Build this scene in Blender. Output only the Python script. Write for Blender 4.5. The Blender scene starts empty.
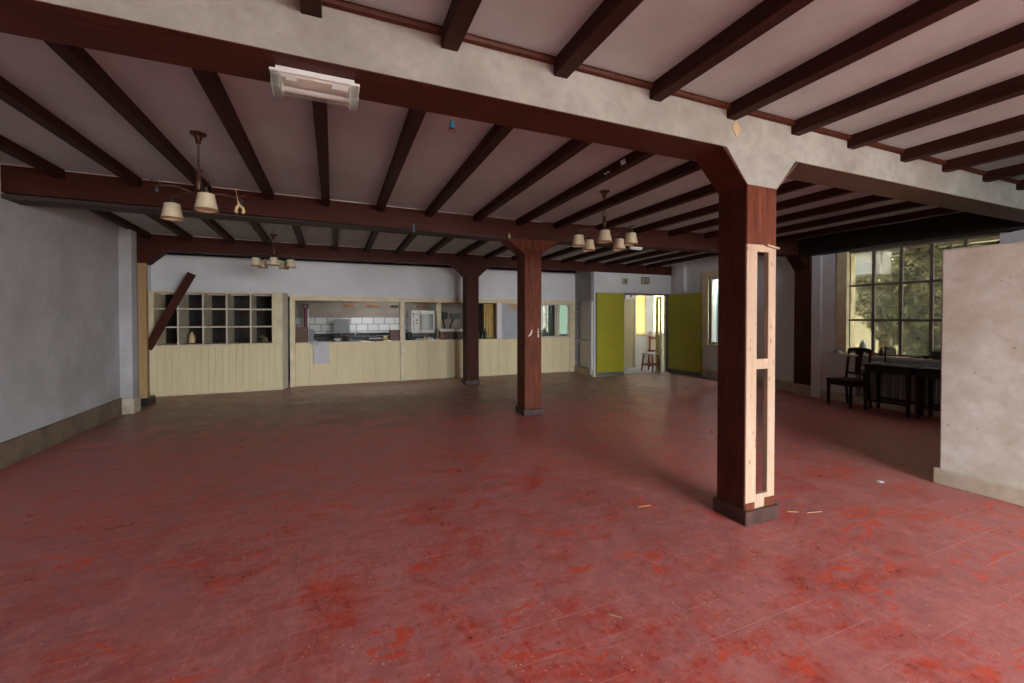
import bpy, bmesh, math, random
from mathutils import Vector, Matrix, noise
random.seed(7)
sc = bpy.context.scene
COL = sc.collection
R = math.radians

# ------------------------------------------------------------------ camera
cam_d = bpy.data.cameras.new('camera')
cam = bpy.data.objects.new('camera', cam_d)
COL.objects.link(cam)
cam_d.sensor_width = 36.0
cam_d.sensor_fit = 'HORIZONTAL'
cam_d.lens = 428.0 / 1024.0 * 36.0
cam_d.shift_y = (323.6 - 341.5) / 1024.0
cam_d.clip_start = 0.05
cam.location = (0, 0, 1.5)
cam.rotation_euler = (math.pi / 2 - 0.013, 0, -0.396)
sc.camera = cam

# ------------------------------------------------------------------ sky
world = bpy.data.worlds.new('sky')
sc.world = world
world.use_nodes = True
wn = world.node_tree
wn.nodes.clear()
wo = wn.nodes.new('ShaderNodeOutputWorld')
wb = wn.nodes.new('ShaderNodeBackground')
wb.inputs['Color'].default_value = (0.95, 0.97, 1.0, 1)
wb.inputs['Strength'].default_value = 38.5
wn.links.new(wb.outputs[0], wo.inputs[0])

def portal(name, loc, rot, sx, sy):
    d = bpy.data.lights.new(name, 'AREA')
    d.shape = 'RECTANGLE'
    d.size = sx
    d.size_y = sy
    d.cycles.is_portal = True
    o = bpy.data.objects.new(name, d)
    COL.objects.link(o)
    o.location = loc
    o.rotation_euler = rot
    return o

FW = -5.0          # inner face of the front wall, behind the camera
portal('sky_portal', (3.2, FW - .02, 1.425), (R(90), 0, 0), 3.8, 2.65)

sc.view_settings.view_transform = 'Standard'
sc.view_settings.look = 'None'
sc.view_settings.exposure = 0.0
sc.view_settings.gamma = 1.0
sc.view_settings.use_curve_mapping = False
sc.cycles.use_denoising = True
sc.cycles.max_bounces = 10
sc.cycles.diffuse_bounces = 6
sc.cycles.glossy_bounces = 4
sc.cycles.transmission_bounces = 6
sc.cycles.sample_clamp_indirect = 6.0

# ------------------------------------------------------------------ materials
def new_mat(name):
    m = bpy.data.materials.new(name)
    m.use_nodes = True
    nt = m.node_tree
    nt.nodes.clear()
    out = nt.nodes.new('ShaderNodeOutputMaterial')
    bs = nt.nodes.new('ShaderNodeBsdfPrincipled')
    nt.links.new(bs.outputs[0], out.inputs[0])
    return m, nt, bs

def coords(nt, scale=(1, 1, 1), rot=(0, 0, 0)):
    tc = nt.nodes.new('ShaderNodeTexCoord')
    mp = nt.nodes.new('ShaderNodeMapping')
    mp.inputs['Scale'].default_value = scale
    mp.inputs['Rotation'].default_value = rot
    nt.links.new(tc.outputs['Object'], mp.inputs['Vector'])
    return mp.outputs[0]

def nz(nt, vec, scale, detail=4, rough=.6, dist=0.0):
    n = nt.nodes.new('ShaderNodeTexNoise')
    n.inputs['Scale'].default_value = scale
    n.inputs['Detail'].default_value = detail
    n.inputs['Roughness'].default_value = rough
    n.inputs['Distortion'].default_value = dist
    nt.links.new(vec, n.inputs['Vector'])
    return n.outputs['Fac']

def ramp(nt, fac, stops):
    r = nt.nodes.new('ShaderNodeValToRGB')
    e = r.color_ramp.elements
    e[0].position, e[0].color = stops[0][0], (*stops[0][1], 1)
    e[1].position, e[1].color = stops[-1][0], (*stops[-1][1], 1)
    for p, c in stops[1:-1]:
        x = e.new(p)
        x.color = (*c, 1)
    nt.links.new(fac, r.inputs[0])
    return r.outputs[0]

def mix(nt, fac, a, b, mode='MIX'):
    m = nt.nodes.new('ShaderNodeMix')
    m.data_type = 'RGBA'
    m.blend_type = mode
    for s, v in ((m.inputs[0], fac), (m.inputs[6], a), (m.inputs[7], b)):
        if isinstance(v, (int, float)):
            s.default_value = v
        elif isinstance(v, tuple):
            s.default_value = (*v, 1)
        else:
            nt.links.new(v, s)
    return m.outputs[2]

def math_n(nt, op, a, b=None):
    m = nt.nodes.new('ShaderNodeMath')
    m.operation = op
    for i, v in enumerate((a, b)):
        if v is None:
            continue
        if isinstance(v, (int, float)):
            m.inputs[i].default_value = v
        else:
            nt.links.new(v, m.inputs[i])
    return m.outputs[0]

def bump(nt, bs, h, strength=.3, dist=.005):
    b = nt.nodes.new('ShaderNodeBump')
    b.inputs['Strength'].default_value = strength
    b.inputs['Distance'].default_value = dist
    nt.links.new(h, b.inputs['Height'])
    nt.links.new(b.outputs[0], bs.inputs['Normal'])

def simple(name, col, rough=.6, var=.15, scale=6, metal=0.0, stretch=(1, 1, 1), spec=.5):
    m, nt, bs = new_mat(name)
    v = coords(nt, stretch)
    f = nz(nt, v, scale)
    d = tuple(c * (1 - var) for c in col)
    l = tuple(min(1, c * (1 + var)) for c in col)
    c = ramp(nt, f, [(.3, d), (.7, l)])
    nt.links.new(c, bs.inputs['Base Color'])
    bs.inputs['Roughness'].default_value = rough
    bs.inputs['Metallic'].default_value = metal
    bs.inputs['Specular IOR Level'].default_value = spec
    return m

def plaster(name, base, stain, speck=(.3, .25, .2), stain_amt=.5, sc1=.9, b=.25):
    m, nt, bs = new_mat(name)
    v = coords(nt)
    f1 = nz(nt, v, sc1, 6, .62)
    f2 = nz(nt, v, sc1 * 5, 5, .6, .4)
    f3 = nz(nt, v, 60, 3)
    c = ramp(nt, f1, [(.32, stain), (.62, base)])
    c = mix(nt, math_n(nt, 'MULTIPLY', ramp(nt, f2, [(.45, (0, 0, 0)), (.75, (1, 1, 1))]), stain_amt), c, stain)
    fs = nz(nt, v, 22, 2, .5)
    c = mix(nt, math_n(nt, 'MULTIPLY', ramp(nt, fs, [(.72, (0, 0, 0)), (.78, (1, 1, 1))]), .5), c, speck)
    nt.links.new(c, bs.inputs['Base Color'])
    bs.inputs['Roughness'].default_value = .85
    bump(nt, bs, math_n(nt, 'ADD', f3, f2), b, .004)
    return m

def wood(name, dark, light, rough=.45, stretch=(6, 6, .7), spec=.5, scale=4):
    m, nt, bs = new_mat(name)
    v = coords(nt, stretch)
    f = nz(nt, v, scale, 6, .65, .6)
    v2 = coords(nt, (1, 1, 1))
    g = nz(nt, v2, 2.2, 4)
    c = ramp(nt, f, [(.3, dark), (.7, light)])
    c = mix(nt, math_n(nt, 'MULTIPLY', ramp(nt, g, [(.4, (0, 0, 0)), (.7, (1, 1, 1))]), .45), c, dark)
    if name == 'raw_pine':       # knots and nail holes
        vo = nt.nodes.new('ShaderNodeTexVoronoi')
        vo.inputs['Scale'].default_value = 1
        nt.links.new(coords(nt, (14, 14, 7)), vo.inputs['Vector'])
        c = mix(nt, ramp(nt, vo.outputs['Distance'], [(.05, (.8, .8, .8)), (.16, (0, 0, 0))]), c, (.20, .10, .05))
    nt.links.new(c, bs.inputs['Base Color'])
    bs.inputs['Roughness'].default_value = rough
    bs.inputs['Specular IOR Level'].default_value = spec
    bump(nt, bs, f, .15, .003)
    return m

M = {}
def floor_mat():
    m, nt, bs = new_mat('red_tiles')
    v = coords(nt)
    big = nz(nt, v, .55, 5, .6, .3)
    mid = nz(nt, v, 2.3, 6, .65, 1.2)
    fin = nz(nt, v, 8, 8, .78, .8)
    vfin = nz(nt, v, 30, 4, .7)
    # streaks of wear
    vs = coords(nt, (1, 5, 1), (0, 0, R(25)))
    st = nz(nt, vs, 3, 5, .65, .5)
    red = ramp(nt, fin, [(.3, (.50, .062, .040)), (.7, (.66, .098, .058))])
    dust = ramp(nt, fin, [(.3, (.47, .150, .142)), (.7, (.62, .250, .235))])
    f_d = ramp(nt, math_n(nt, 'ADD', math_n(nt, 'MULTIPLY', mid, .5), math_n(nt, 'ADD', math_n(nt, 'MULTIPLY', st, .25), math_n(nt, 'MULTIPLY', vfin, .25))), [(.40, (0, 0, 0)), (.52, (1, 1, 1))])
    c = mix(nt, math_n(nt, 'MULTIPLY', f_d, .9), red, dust)
    # darker grime clouds
    gr = ramp(nt, math_n(nt, 'ADD', math_n(nt, 'MULTIPLY', big, .5), math_n(nt, 'MULTIPLY', fin, .5)), [(.36, (1, 1, 1)), (.54, (0, 0, 0))])
    c = mix(nt, math_n(nt, 'MULTIPLY', gr, .5), c, (.27, .115, .12))
    # bare saturated red patches with crisp edges
    vp = coords(nt, (1, 1.6, 1), (0, 0, R(-20)))
    pt = nz(nt, vp, 2.0, 5, .7, 1.5)
    c = mix(nt, math_n(nt, 'MULTIPLY', ramp(nt, pt, [(.60, (0, 0, 0)), (.612, (1, 1, 1))]), .75), c, (.74, .092, .040))
    # short scuffs in many directions
    sc1 = nz(nt, coords(nt, (3, 22, 1), (0, 0, R(12))), 3, 6, .75, .4)
    sc2 = nz(nt, coords(nt, (26, 4, 1), (0, 0, R(-35))), 2, 6, .75, .4)
    sc_ = math_n(nt, 'MAXIMUM', sc1, sc2)
    c = mix(nt, math_n(nt, 'MULTIPLY', ramp(nt, sc_, [(.60, (0, 0, 0)), (.72, (1, 1, 1))]), .5), c, (.66, .30, .28))
    c = mix(nt, math_n(nt, 'MULTIPLY', ramp(nt, vfin, [(.30, (1, 1, 1)), (.42, (0, 0, 0))]), .45), c, (.20, .06, .06))
    # grout lines of the 20 cm tiles
    tc = nt.nodes.new('ShaderNodeTexCoord')
    sp = nt.nodes.new('ShaderNodeSeparateXYZ')
    nt.links.new(tc.outputs['Object'], sp.inputs[0])
    lines = None
    for ax, off in ((0, .0), (1, .135)):
        a = math_n(nt, 'MODULO', math_n(nt, 'ADD', sp.outputs[ax], 20 + off), .2)
        d = math_n(nt, 'ABSOLUTE', math_n(nt, 'SUBTRACT', a, .1))
        l = math_n(nt, 'MULTIPLY', math_n(nt, 'GREATER_THAN', d, .0975), 1.0 if ax else .55)
        lines = l if lines is None else math_n(nt, 'MAXIMUM', lines, l)
    brk = ramp(nt, nz(nt, v, 1.6, 5, .7, .5), [(.44, (.05, .05, .05)), (.60, (1, 1, 1))])
    lf = math_n(nt, 'MULTIPLY', lines, math_n(nt, 'MULTIPLY', brk, .5))
    c = mix(nt, lf, c, (.66, .36, .33))
    # scratches and crumbs
    vo = nt.nodes.new('ShaderNodeTexVoronoi')
    vo.inputs['Scale'].default_value = 26
    nt.links.new(v, vo.inputs['Vector'])
    cr = math_n(nt, 'LESS_THAN', vo.outputs['Distance'], .10)
    cr = math_n(nt, 'MULTIPLY', cr, ramp(nt, nz(nt, v, 3.1, 3), [(.44, (0, 0, 0)), (.6, (1, 1, 1))]))
    c = mix(nt, math_n(nt, 'MULTIPLY', cr, .7), c, (.85, .66, .55))
    # browner towards the kitchen end, broken up by noise
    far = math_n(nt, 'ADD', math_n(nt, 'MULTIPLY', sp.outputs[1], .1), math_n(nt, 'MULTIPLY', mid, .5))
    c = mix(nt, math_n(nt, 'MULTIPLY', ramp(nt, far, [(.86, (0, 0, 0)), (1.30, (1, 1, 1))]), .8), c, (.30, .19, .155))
    nt.links.new(c, bs.inputs['Base Color'])
    rr = ramp(nt, math_n(nt, 'ADD', math_n(nt, 'MULTIPLY', fin, .5), math_n(nt, 'MULTIPLY', mid, .5)), [(.38, (.26, .26, .26)), (.60, (.62, .62, .62))])
    nt.links.new(rr, bs.inputs['Roughness'])
    bs.inputs['Specular IOR Level'].default_value = .5
    bump(nt, bs, math_n(nt, 'ADD', math_n(nt, 'MULTIPLY', fin, .5), math_n(nt, 'ADD', mid, math_n(nt, 'MULTIPLY', lines, -.4))), .22, .006)
    return m

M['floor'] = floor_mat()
M['hall_floor'] = plaster('pale_concrete', (.50, .49, .48), (.34, .33, .32), stain_amt=.4, sc1=2)
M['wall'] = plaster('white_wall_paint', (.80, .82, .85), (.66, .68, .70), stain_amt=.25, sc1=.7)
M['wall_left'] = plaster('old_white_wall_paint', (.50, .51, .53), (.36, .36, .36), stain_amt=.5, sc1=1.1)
M['ceiling'] = plaster('ceiling_plaster', (.475, .545, .56), (.38, .43, .44), stain_amt=.35, sc1=1.1, b=.12)
M['beam_plaster'] = plaster('beige_beam_plaster', (.40, .39, .355), (.25, .235, .20), stain_amt=.6, sc1=2.0)
M['partition'] = plaster('stained_partition_plaster', (.74, .75, .69), (.53, .48, .38), (.20, .11, .06), .55, 2.2)
M['skirting'] = plaster('beige_skirting', (.60, .55, .44), (.38, .32, .22), stain_amt=.5, sc1=3)
M['skirting_brown'] = plaster('brown_skirting', (.20, .15, .10), (.11, .08, .052), stain_amt=.4, sc1=3)
M['beam'] = wood('dark_red_stained_wood', (.045, .0095, .005), (.095, .021, .011), .55, (.8, 7, 7), .22)
M['beam_dusty'] = wood('dusty_stained_wood', (.045, .012, .008), (.088, .025, .016), .62, (.8, 7, 7), .18)
M['joist'] = wood('joist_wood', (.024, .0065, .004), (.050, .0135, .008), .6, (7, .8, 7), .2)
M['black_wood'] = wood('blackened_wood', (.008, .005, .005), (.018, .010, .009), .7, (7, .8, 7), .25)
M['column'] = wood('column_wood', (.045, .011, .006), (.10, .026, .013), .5, (7, 7, .7), .2)
M['column_front'] = wood('worn_column_wood', (.075, .018, .010), (.22, .066, .030), .58, (7, 7, .7), .18)
M['under'] = wood('grey_brown_board', (.10, .062, .042), (.15, .098, .066), .55, (.8, 7, 7), .35)
M['under_dark'] = wood('dark_grey_board', (.040, .032, .026), (.07, .056, .045), .6, (.8, 7, 7), .2)
M['raw'] = wood('raw_pine', (.38, .27, .185), (.54, .40, .29), .7, (9, 9, .5), .2, 3)
M['raw_old'] = wood('aged_pine', (.42, .27, .12), (.52, .35, .18), .7, (9, 9, .5), .2, 3)
M['plinth'] = simple('black_brown_plinth', (.055, .027, .021), .5, .5, 9)
M['cream'] = wood('cream_panel_paint', (.74, .64, .39), (.83, .74, .47), .55, (9, 1, .4), .3, 2)
M['cream_trim'] = simple('cream_trim_paint', (.74, .65, .43), .55, .12, 5)
M['cream_grey'] = simple('grey_cream_paint', (.62, .57, .44), .6, .12, 5)
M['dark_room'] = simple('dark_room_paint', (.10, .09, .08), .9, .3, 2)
M['kitchen_wall'] = plaster('kitchen_wall_paint', (.34, .29, .24), (.24, .20, .16), stain_amt=.4, sc1=2)
M['green'] = wood('lime_green_door_paint', (.36, .345, .018), (.43, .41, .030), .42, (.6, .6, 9), .4, 2)
M['green2'] = wood('shaded_lime_door_paint', (.33, .32, .020), (.39, .38, .030), .42, (.6, .6, 9), .4, 2)
M['kick'] = simple('grey_kick_plate', (.13, .15, .14), .4, .25, 8)
M['black'] = simple('black_plastic', (.012, .012, .013), .45, .3)
M['metal'] = simple('steel', (.55, .55, .56), .3, .1, 10, 1.0)
M['bronze'] = simple('dark_bronze', (.11, .05, .034), .45, .35, 20, .6)
M['blackmetal'] = simple('blackened_metal', (.03, .028, .03), .5, .3, 20, .5)
M['white'] = simple('white_paint', (.74, .74, .73), .45, .06)
M['white_plastic'] = simple('yellowed_white_plastic', (.78, .76, .70), .4, .05)
M['grey_paint'] = simple('pale_grey_paint', (.42, .44, .48), .5, .08)
M['grey_wall'] = plaster('grey_wall_paint', (.36, .355, .35), (.27, .265, .26), stain_amt=.3, sc1=3)
M['tan'] = wood('tan_door_paint', (.36, .30, .17), (.44, .37, .22), .5, (8, 8, .5), .4)
M['amber'] = simple('yellow_curtain_cloth', (.62, .46, .17), .8, .15)
M['teal'] = simple('teal_paint', (.06, .32, .38), .4)
M['mint'] = simple('pale_teal_cloth', (.70, .80, .78), .8)
M['brownbox'] = simple('brown_cardboard', (.16, .10, .075), .8, .3, 12)
M['rad'] = simple('old_grey_radiator_paint', (.20, .19, .19), .7, .2)
M['rust'] = simple('orange_brown_plastic', (.34, .13, .04), .5, .3, 14)
M['maroon'] = simple('dark_maroon_paint', (.10, .008, .018), .35)
M['redwood'] = wood('red_brown_wood', (.26, .085, .04), (.36, .13, .07), .45)
M['furn'] = wood('dark_mahogany', (.016, .004, .003), (.034, .008, .006), .5, (3, 3, 3), .25)
M['paper'] = simple('pale_paper', (.62, .62, .64), .85, .1, 14)
M['blue_white'] = simple('pale_blue_plastic', (.50, .60, .72), .35)
M['grey_blue'] = simple('grey_blue_cloth', (.26, .30, .36), .8)
M['tarp'] = simple('dust_grey_cloth', (.10, .105, .10), .8, .5, 10)
M['steel_frame'] = simple('brown_grey_frame_paint', (.16, .135, .12), .5, .3, 8)
M['leaf_a'] = simple('mid_green_leaves', (.13, .155, .05), .55, .4, 3)
M['leaf_b'] = simple('yellow_green_leaves', (.32, .28, .12), .55, .4, 3)
M['leaf_c'] = simple('dark_green_leaves', (.05, .065, .028), .55, .4, 3)
M['leaf_d'] = simple('blue_green_leaves', (.22, .38, .30), .55, .4, 3)
M['bark'] = simple('bark', (.10, .075, .055), .9, .4, 12)
M['out_cream'] = plaster('outdoor_cream_render', (.24, .215, .13), (.17, .155, .10), stain_amt=.3, sc1=1.5)
M['out_yellow'] = plaster('outdoor_yellow_render', (.42, .37, .20), (.36, .31, .16), stain_amt=.3, sc1=1.5)
M['out_white'] = plaster('outdoor_white_render', (.80, .80, .76), (.66, .66, .62), stain_amt=.3, sc1=1.5)
M['orange'] = simple('orange_board', (.62, .36, .10), .6, .1)
M['earth'] = simple('garden_earth', (.16, .14, .08), .95, .4, 2)
M['shade'] = simple('cream_glass_shade', (.62, .56, .38), .4, .12, 12)
M['shade_rim'] = simple('brown_shade_rim', (.26, .14, .06), .5, .2, 12)
M['bone'] = simple('old_yellow_plastic', (.62, .47, .22), .5, .2, 12)
M['blue'] = simple('bright_blue_plastic', (.012, .11, .16), .4)
M['sign_green'] = simple('faded_green_sign', (.20, .26, .13), .5, .3, 25)
M['sign_pale'] = simple('pale_sign_face', (.50, .48, .38), .5, .15, 20)

def glass_mat(name, tint=(1, 1, 1), rough=0.0, refl=.06, op=0.0, opc=(.8, .8, .75)):
    m = bpy.data.materials.new(name)
    m.use_nodes = True
    nt = m.node_tree
    nt.nodes.clear()
    out = nt.nodes.new('ShaderNodeOutputMaterial')
    tr = nt.nodes.new('ShaderNodeBsdfTransparent')
    tr.inputs[0].default_value = (*tint, 1)
    gl = nt.nodes.new('ShaderNodeBsdfGlossy')
    gl.inputs['Roughness'].default_value = .02
    gl.inputs[0].default_value = (.9, .9, .9, 1)
    mx = nt.nodes.new('ShaderNodeMixShader')
    mx.inputs[0].default_value = refl
    nt.links.new(tr.outputs[0], mx.inputs[1])
    nt.links.new(gl.outputs[0], mx.inputs[2])
    last = mx.outputs[0]
    if op > 0:
        df = nt.nodes.new('ShaderNodeBsdfTranslucent')
        df.inputs[0].default_value = (*opc, 1)
        m2 = nt.nodes.new('ShaderNodeMixShader')
        m2.inputs[0].default_value = op
        nt.links.new(last, m2.inputs[1])
        nt.links.new(df.outputs[0], m2.inputs[2])
        last = m2.outputs[0]
    nt.links.new(last, out.inputs[0])
    return m
M['glass'] = glass_mat('clear_glass', (.86, .88, .85), refl=.07)
M['glass_dusty'] = glass_mat('dusty_window_glass', (.46, .45, .40), refl=.05, op=.03, opc=(.5, .48, .40))
M['glass_amber'] = glass_mat('frosted_amber_glass', (.5, .42, .22), op=.7, opc=(.42, .36, .23))
M['glass_frost'] = glass_mat('frosted_pale_glass', (.85, .90, .88), op=.6, opc=(.80, .85, .82))
M['glass_teal'] = glass_mat('frosted_teal_glass', (.30, .36, .36), op=.8, opc=(.40, .50, .50))
M['glass_clear'] = glass_mat('milky_cover', (.95, .95, .94), refl=.05, op=.12, opc=(.85, .84, .78))
M['oven_glass'] = simple('dark_green_oven_glass', (.09, .11, .075), .12, .4, 3)

def tile_mat():
    m, nt, bs = new_mat('white_kitchen_tiles')
    v = coords(nt, (1, 1, 1), (R(90), 0, 0))
    bt = nt.nodes.new('ShaderNodeTexBrick')
    bt.offset = .5
    bt.inputs['Scale'].default_value = 1
    bt.inputs['Brick Width'].default_value = .30
    bt.inputs['Row Height'].default_value = .19
    bt.inputs['Mortar Size'].default_value = .010
    bt.inputs['Color1'].default_value = (.52, .53, .51, 1)
    bt.inputs['Color2'].default_value = (.40, .40, .37, 1)
    bt.inputs['Mortar'].default_value = (.14, .11, .09, 1)
    nt.links.new(v, bt.inputs['Vector'])
    nt.links.new(bt.outputs['Color'], bs.inputs['Base Color'])
    bs.inputs['Roughness'].default_value = .3
    return m
M['tiles'] = tile_mat()

# ------------------------------------------------------------------ mesh helpers
class MB:
    def __init__(self):
        self.bm = bmesh.new()
    def _add(self, verts, faces):
        vs = [self.bm.verts.new(v) for v in verts]
        fs = []
        for f in faces:
            try:
                fs.append(self.bm.faces.new([vs[i] for i in f]))
            except ValueError:
                pass
        return vs, fs
    def hexa(self, p, bev=0.0):
        """p: 8 points, bottom ring 0-3 (ccw from above), top ring 4-7"""
        vs, fs = self._add(p, [(3, 2, 1, 0), (4, 5, 6, 7), (0, 1, 5, 4), (1, 2, 6, 5), (2, 3, 7, 6), (3, 0, 4, 7)])
        if bev:
            ed = list({e for f in fs for e in f.edges})
            bmesh.ops.bevel(self.bm, geom=ed, offset=bev, segments=1, profile=.5, affect='EDGES')
        return self
    def box(self, x0, x1, y0, y1, z0, z1, bev=0.0):
        x0, x1 = min(x0, x1), max(x0, x1)
        y0, y1 = min(y0, y1), max(y0, y1)
        z0, z1 = min(z0, z1), max(z0, z1)
        return self.hexa([(x0, y0, z0), (x1, y0, z0), (x1, y1, z0), (x0, y1, z0),
                          (x0, y0, z1), (x1, y0, z1), (x1, y1, z1), (x0, y1, z1)], bev)
    def obox(self, c, s, rot=(0, 0, 0), bev=0.0):
        from mathutils import Euler
        m = Euler(rot).to_matrix()
        c = Vector(c)
        hx, hy, hz = s[0] / 2, s[1] / 2, s[2] / 2
        pts = [(-hx, -hy, -hz), (hx, -hy, -hz), (hx, hy, -hz), (-hx, hy, -hz),
               (-hx, -hy, hz), (hx, -hy, hz), (hx, hy, hz), (-hx, hy, hz)]
        return self.hexa([tuple(c + m @ Vector(p)) for p in pts], bev)
    def bar(self, a, b, w, h, up=(0, 0, 1), bev=0.0, w2=None, h2=None):
        a, b = Vector(a), Vector(b)
        d = (b - a).normalized()
        upv = Vector(up)
        if abs(d.dot(upv)) > .99:
            upv = Vector((0, 1, 0))
        s = d.cross(upv).normalized()
        u = s.cross(d).normalized()
        w2 = w if w2 is None else w2
        h2 = h if h2 is None else h2
        p = []
        for q, ww, hh in ((a, w, h), (b, w2, h2)):
            p += [q - s * ww / 2 - u * hh / 2, q + s * ww / 2 - u * hh / 2, q + s * ww / 2 + u * hh / 2, q - s * ww / 2 + u * hh / 2]
        return self.hexa([tuple(x) for x in p], bev)
    def prism(self, poly, axis, a, b):
        """poly: 2D points; axis 'x','y','z' extrusion from a to b"""
        def P(u, v, w):
            return {'x': (w, u, v), 'y': (u, w, v), 'z': (u, v, w)}[axis]
        n = len(poly)
        vs = [P(u, v, a) for u, v in poly] + [P(u, v, b) for u, v in poly]
        self._add(vs, [tuple(range(n))[::-1], tuple(range(n, 2 * n))] + [(i, (i + 1) % n, n + (i + 1) % n, n + i) for i in range(n)])
        return self
    def tube(self, pts, r, n=8, closed=False, caps=True):
        pts = [Vector(p) for p in pts]
        rs = r if isinstance(r, (list, tuple)) else [r] * len(pts)
        rings = []
        prev = None
        m = len(pts)
        for i, p in enumerate(pts):
            if closed:
                d = (pts[(i + 1) % m] - pts[i - 1]).normalized()
            else:
                d = (pts[min(i + 1, m - 1)] - pts[max(i - 1, 0)]).normalized()
            if prev is None:
                ref = Vector((0, 0, 1)) if abs(d.z) < .9 else Vector((1, 0, 0))
                s = d.cross(ref).normalized()
            else:
                s = (prev - d * prev.dot(d)).normalized()
            prev = s
            u = d.cross(s)
            rings.append([self.bm.verts.new(p + (s * math.cos(2 * math.pi * k / n) + u * math.sin(2 * math.pi * k / n)) * rs[i]) for k in range(n)])
        rg = range(m if closed else m - 1)
        for i in rg:
            A, B = rings[i], rings[(i + 1) % m]
            for k in range(n):
                try:
                    self.bm.faces.new((A[k], A[(k + 1) % n], B[(k + 1) % n], B[k]))
                except ValueError:
                    pass
        if caps and not closed:
            self.bm.faces.new(rings[0][::-1])
            self.bm.faces.new(rings[-1])
        return self
    def lathe(self, prof, c=(0, 0, 0), n=20, mtx=None, close=False):
        """prof: list of (r, z)"""
        c = Vector(c)
        rings = []
        for r, z in prof:
            ring = []
            for k in range(n):
                a = 2 * math.pi * k / n
                p = Vector((r * math.cos(a), r * math.sin(a), z))
                if mtx is not None:
                    p = mtx @ p
                ring.append(self.bm.verts.new(c + p))
            rings.append(ring)
        L = len(rings)
        for i in range(L if close else L - 1):
            A, B = rings[i], rings[(i + 1) % L]
            for k in range(n):
                self.bm.faces.new((A[k], A[(k + 1) % n], B[(k + 1) % n], B[k]))
        if not close:
            if prof[0][0] > 1e-4:
                self.bm.faces.new(rings[0][::-1])
            if prof[-1][0] > 1e-4:
                self.bm.faces.new(rings[-1])
        return self
    def sheet(self, pts_grid, th):
        """grid of points -> thin sheet with thickness"""
        g = [[Vector(p) for p in row] for row in pts_grid]
        nr, nc = len(g), len(g[0])
        top = [[self.bm.verts.new(p) for p in row] for row in g]
        bot = []
        for i in range(nr):
            row = []
            for j in range(nc):
                du = g[min(i + 1, nr - 1)][j] - g[max(i - 1, 0)][j]
                dv = g[i][min(j + 1, nc - 1)] - g[i][max(j - 1, 0)]
                nn = du.cross(dv)
                nn = nn.normalized() if nn.length > 1e-9 else Vector((0, 0, 1))
                row.append(self.bm.verts.new(g[i][j] - nn * th))
            bot.append(row)
        F = self.bm.faces.new
        for i in range(nr - 1):
            for j in range(nc - 1):
                F((top[i][j], top[i + 1][j], top[i + 1][j + 1], top[i][j + 1]))
                F((bot[i][j], bot[i][j + 1], bot[i + 1][j + 1], bot[i + 1][j]))
        for i in range(nr - 1):
            F((top[i][0], bot[i][0], bot[i + 1][0], top[i + 1][0]))
            F((top[i][-1], top[i + 1][-1], bot[i + 1][-1], bot[i][-1]))
        for j in range(nc - 1):
            F((top[0][j], top[0][j + 1], bot[0][j + 1], bot[0][j]))
            F((top[-1][j], bot[-1][j], bot[-1][j + 1], top[-1][j + 1]))
        return self
    def build(self, name, mat, parent=None, smooth=False, origin=None):
        bm = self.bm
        bmesh.ops.recalc_face_normals(bm, faces=bm.faces)
        org = Vector((0, 0, 0))
        if parent is not None:
            org = Vector(parent.get('_w', (0, 0, 0)))
        elif origin is not None:
            org = Vector(origin)
        if org.length > 0:
            bmesh.ops.translate(bm, verts=bm.verts, vec=-org)
        me = bpy.data.meshes.new(name)
        bm.to_mesh(me)
        bm.free()
        if smooth:
            for p in me.polygons:
                p.use_smooth = True
            try:
                me.set_sharp_from_angle(angle=R(40))
            except Exception:
                pass
        me.materials.append(M[mat] if isinstance(mat, str) else mat)
        o = bpy.data.objects.new(name, me)
        COL.objects.link(o)
        if parent is not None:
            o.parent = parent
            if '_w' in parent:
                o['_w'] = tuple(parent['_w'])
        elif origin is not None:
            o.location = origin
            o['_w'] = tuple(origin)
        return o

def thing(name, label, cat, loc=(0, 0, 0), group=None):
    """an Empty at the thing's base; parts are given in world coordinates and re-based on it"""
    o = bpy.data.objects.new(name, None)
    o.empty_display_size = .1
    COL.objects.link(o)
    o.location = loc
    o['_w'] = tuple(loc)
    o['label'] = label
    o['category'] = cat
    if group:
        o['group'] = group
    return o

def tag(o, label, cat, group=None):
    o['label'] = label
    o['category'] = cat
    if group:
        o['group'] = group
    return o

def struct(name, mb, mat, parent=None):
    o = mb.build(name, mat, parent)
    if parent is None:
        o['kind'] = 'structure'
    return o

ORD = ['first', 'second', 'third', 'fourth', 'fifth', 'sixth', 'seventh', 'eighth', 'ninth', 'tenth', 'eleventh', 'twelfth',
       'thirteenth', 'fourteenth', 'fifteenth', 'sixteenth', 'seventeenth', 'eighteenth', 'nineteenth', 'twentieth']

# ------------------------------------------------------------------ dimensions
XL, XL2 = -3.065, -3.27
XR, XR2 = 8.45, 8.62
YB = 10.42
YD = 9.24
TOP = 3.35
Y1, Y1b = 2.19, 2.48
Y2, Y2b = 5.95, 6.24
Y3, Y3b = 9.2, 9.5
ZB = 2.69

def lean(x):
    return .012 * (2 - x) if x < 2 else 0.0
def zc(x, y):
    if y < Y1:
        return 2.985
    if y < Y2b:
        return 2.988 + lean(x)
    t = min(1, (y - Y2b) / (Y3 - Y2b))
    return (2.988 + lean(x)) * (1 - t) + (2.925 + lean(x) * .5) * t

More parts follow.
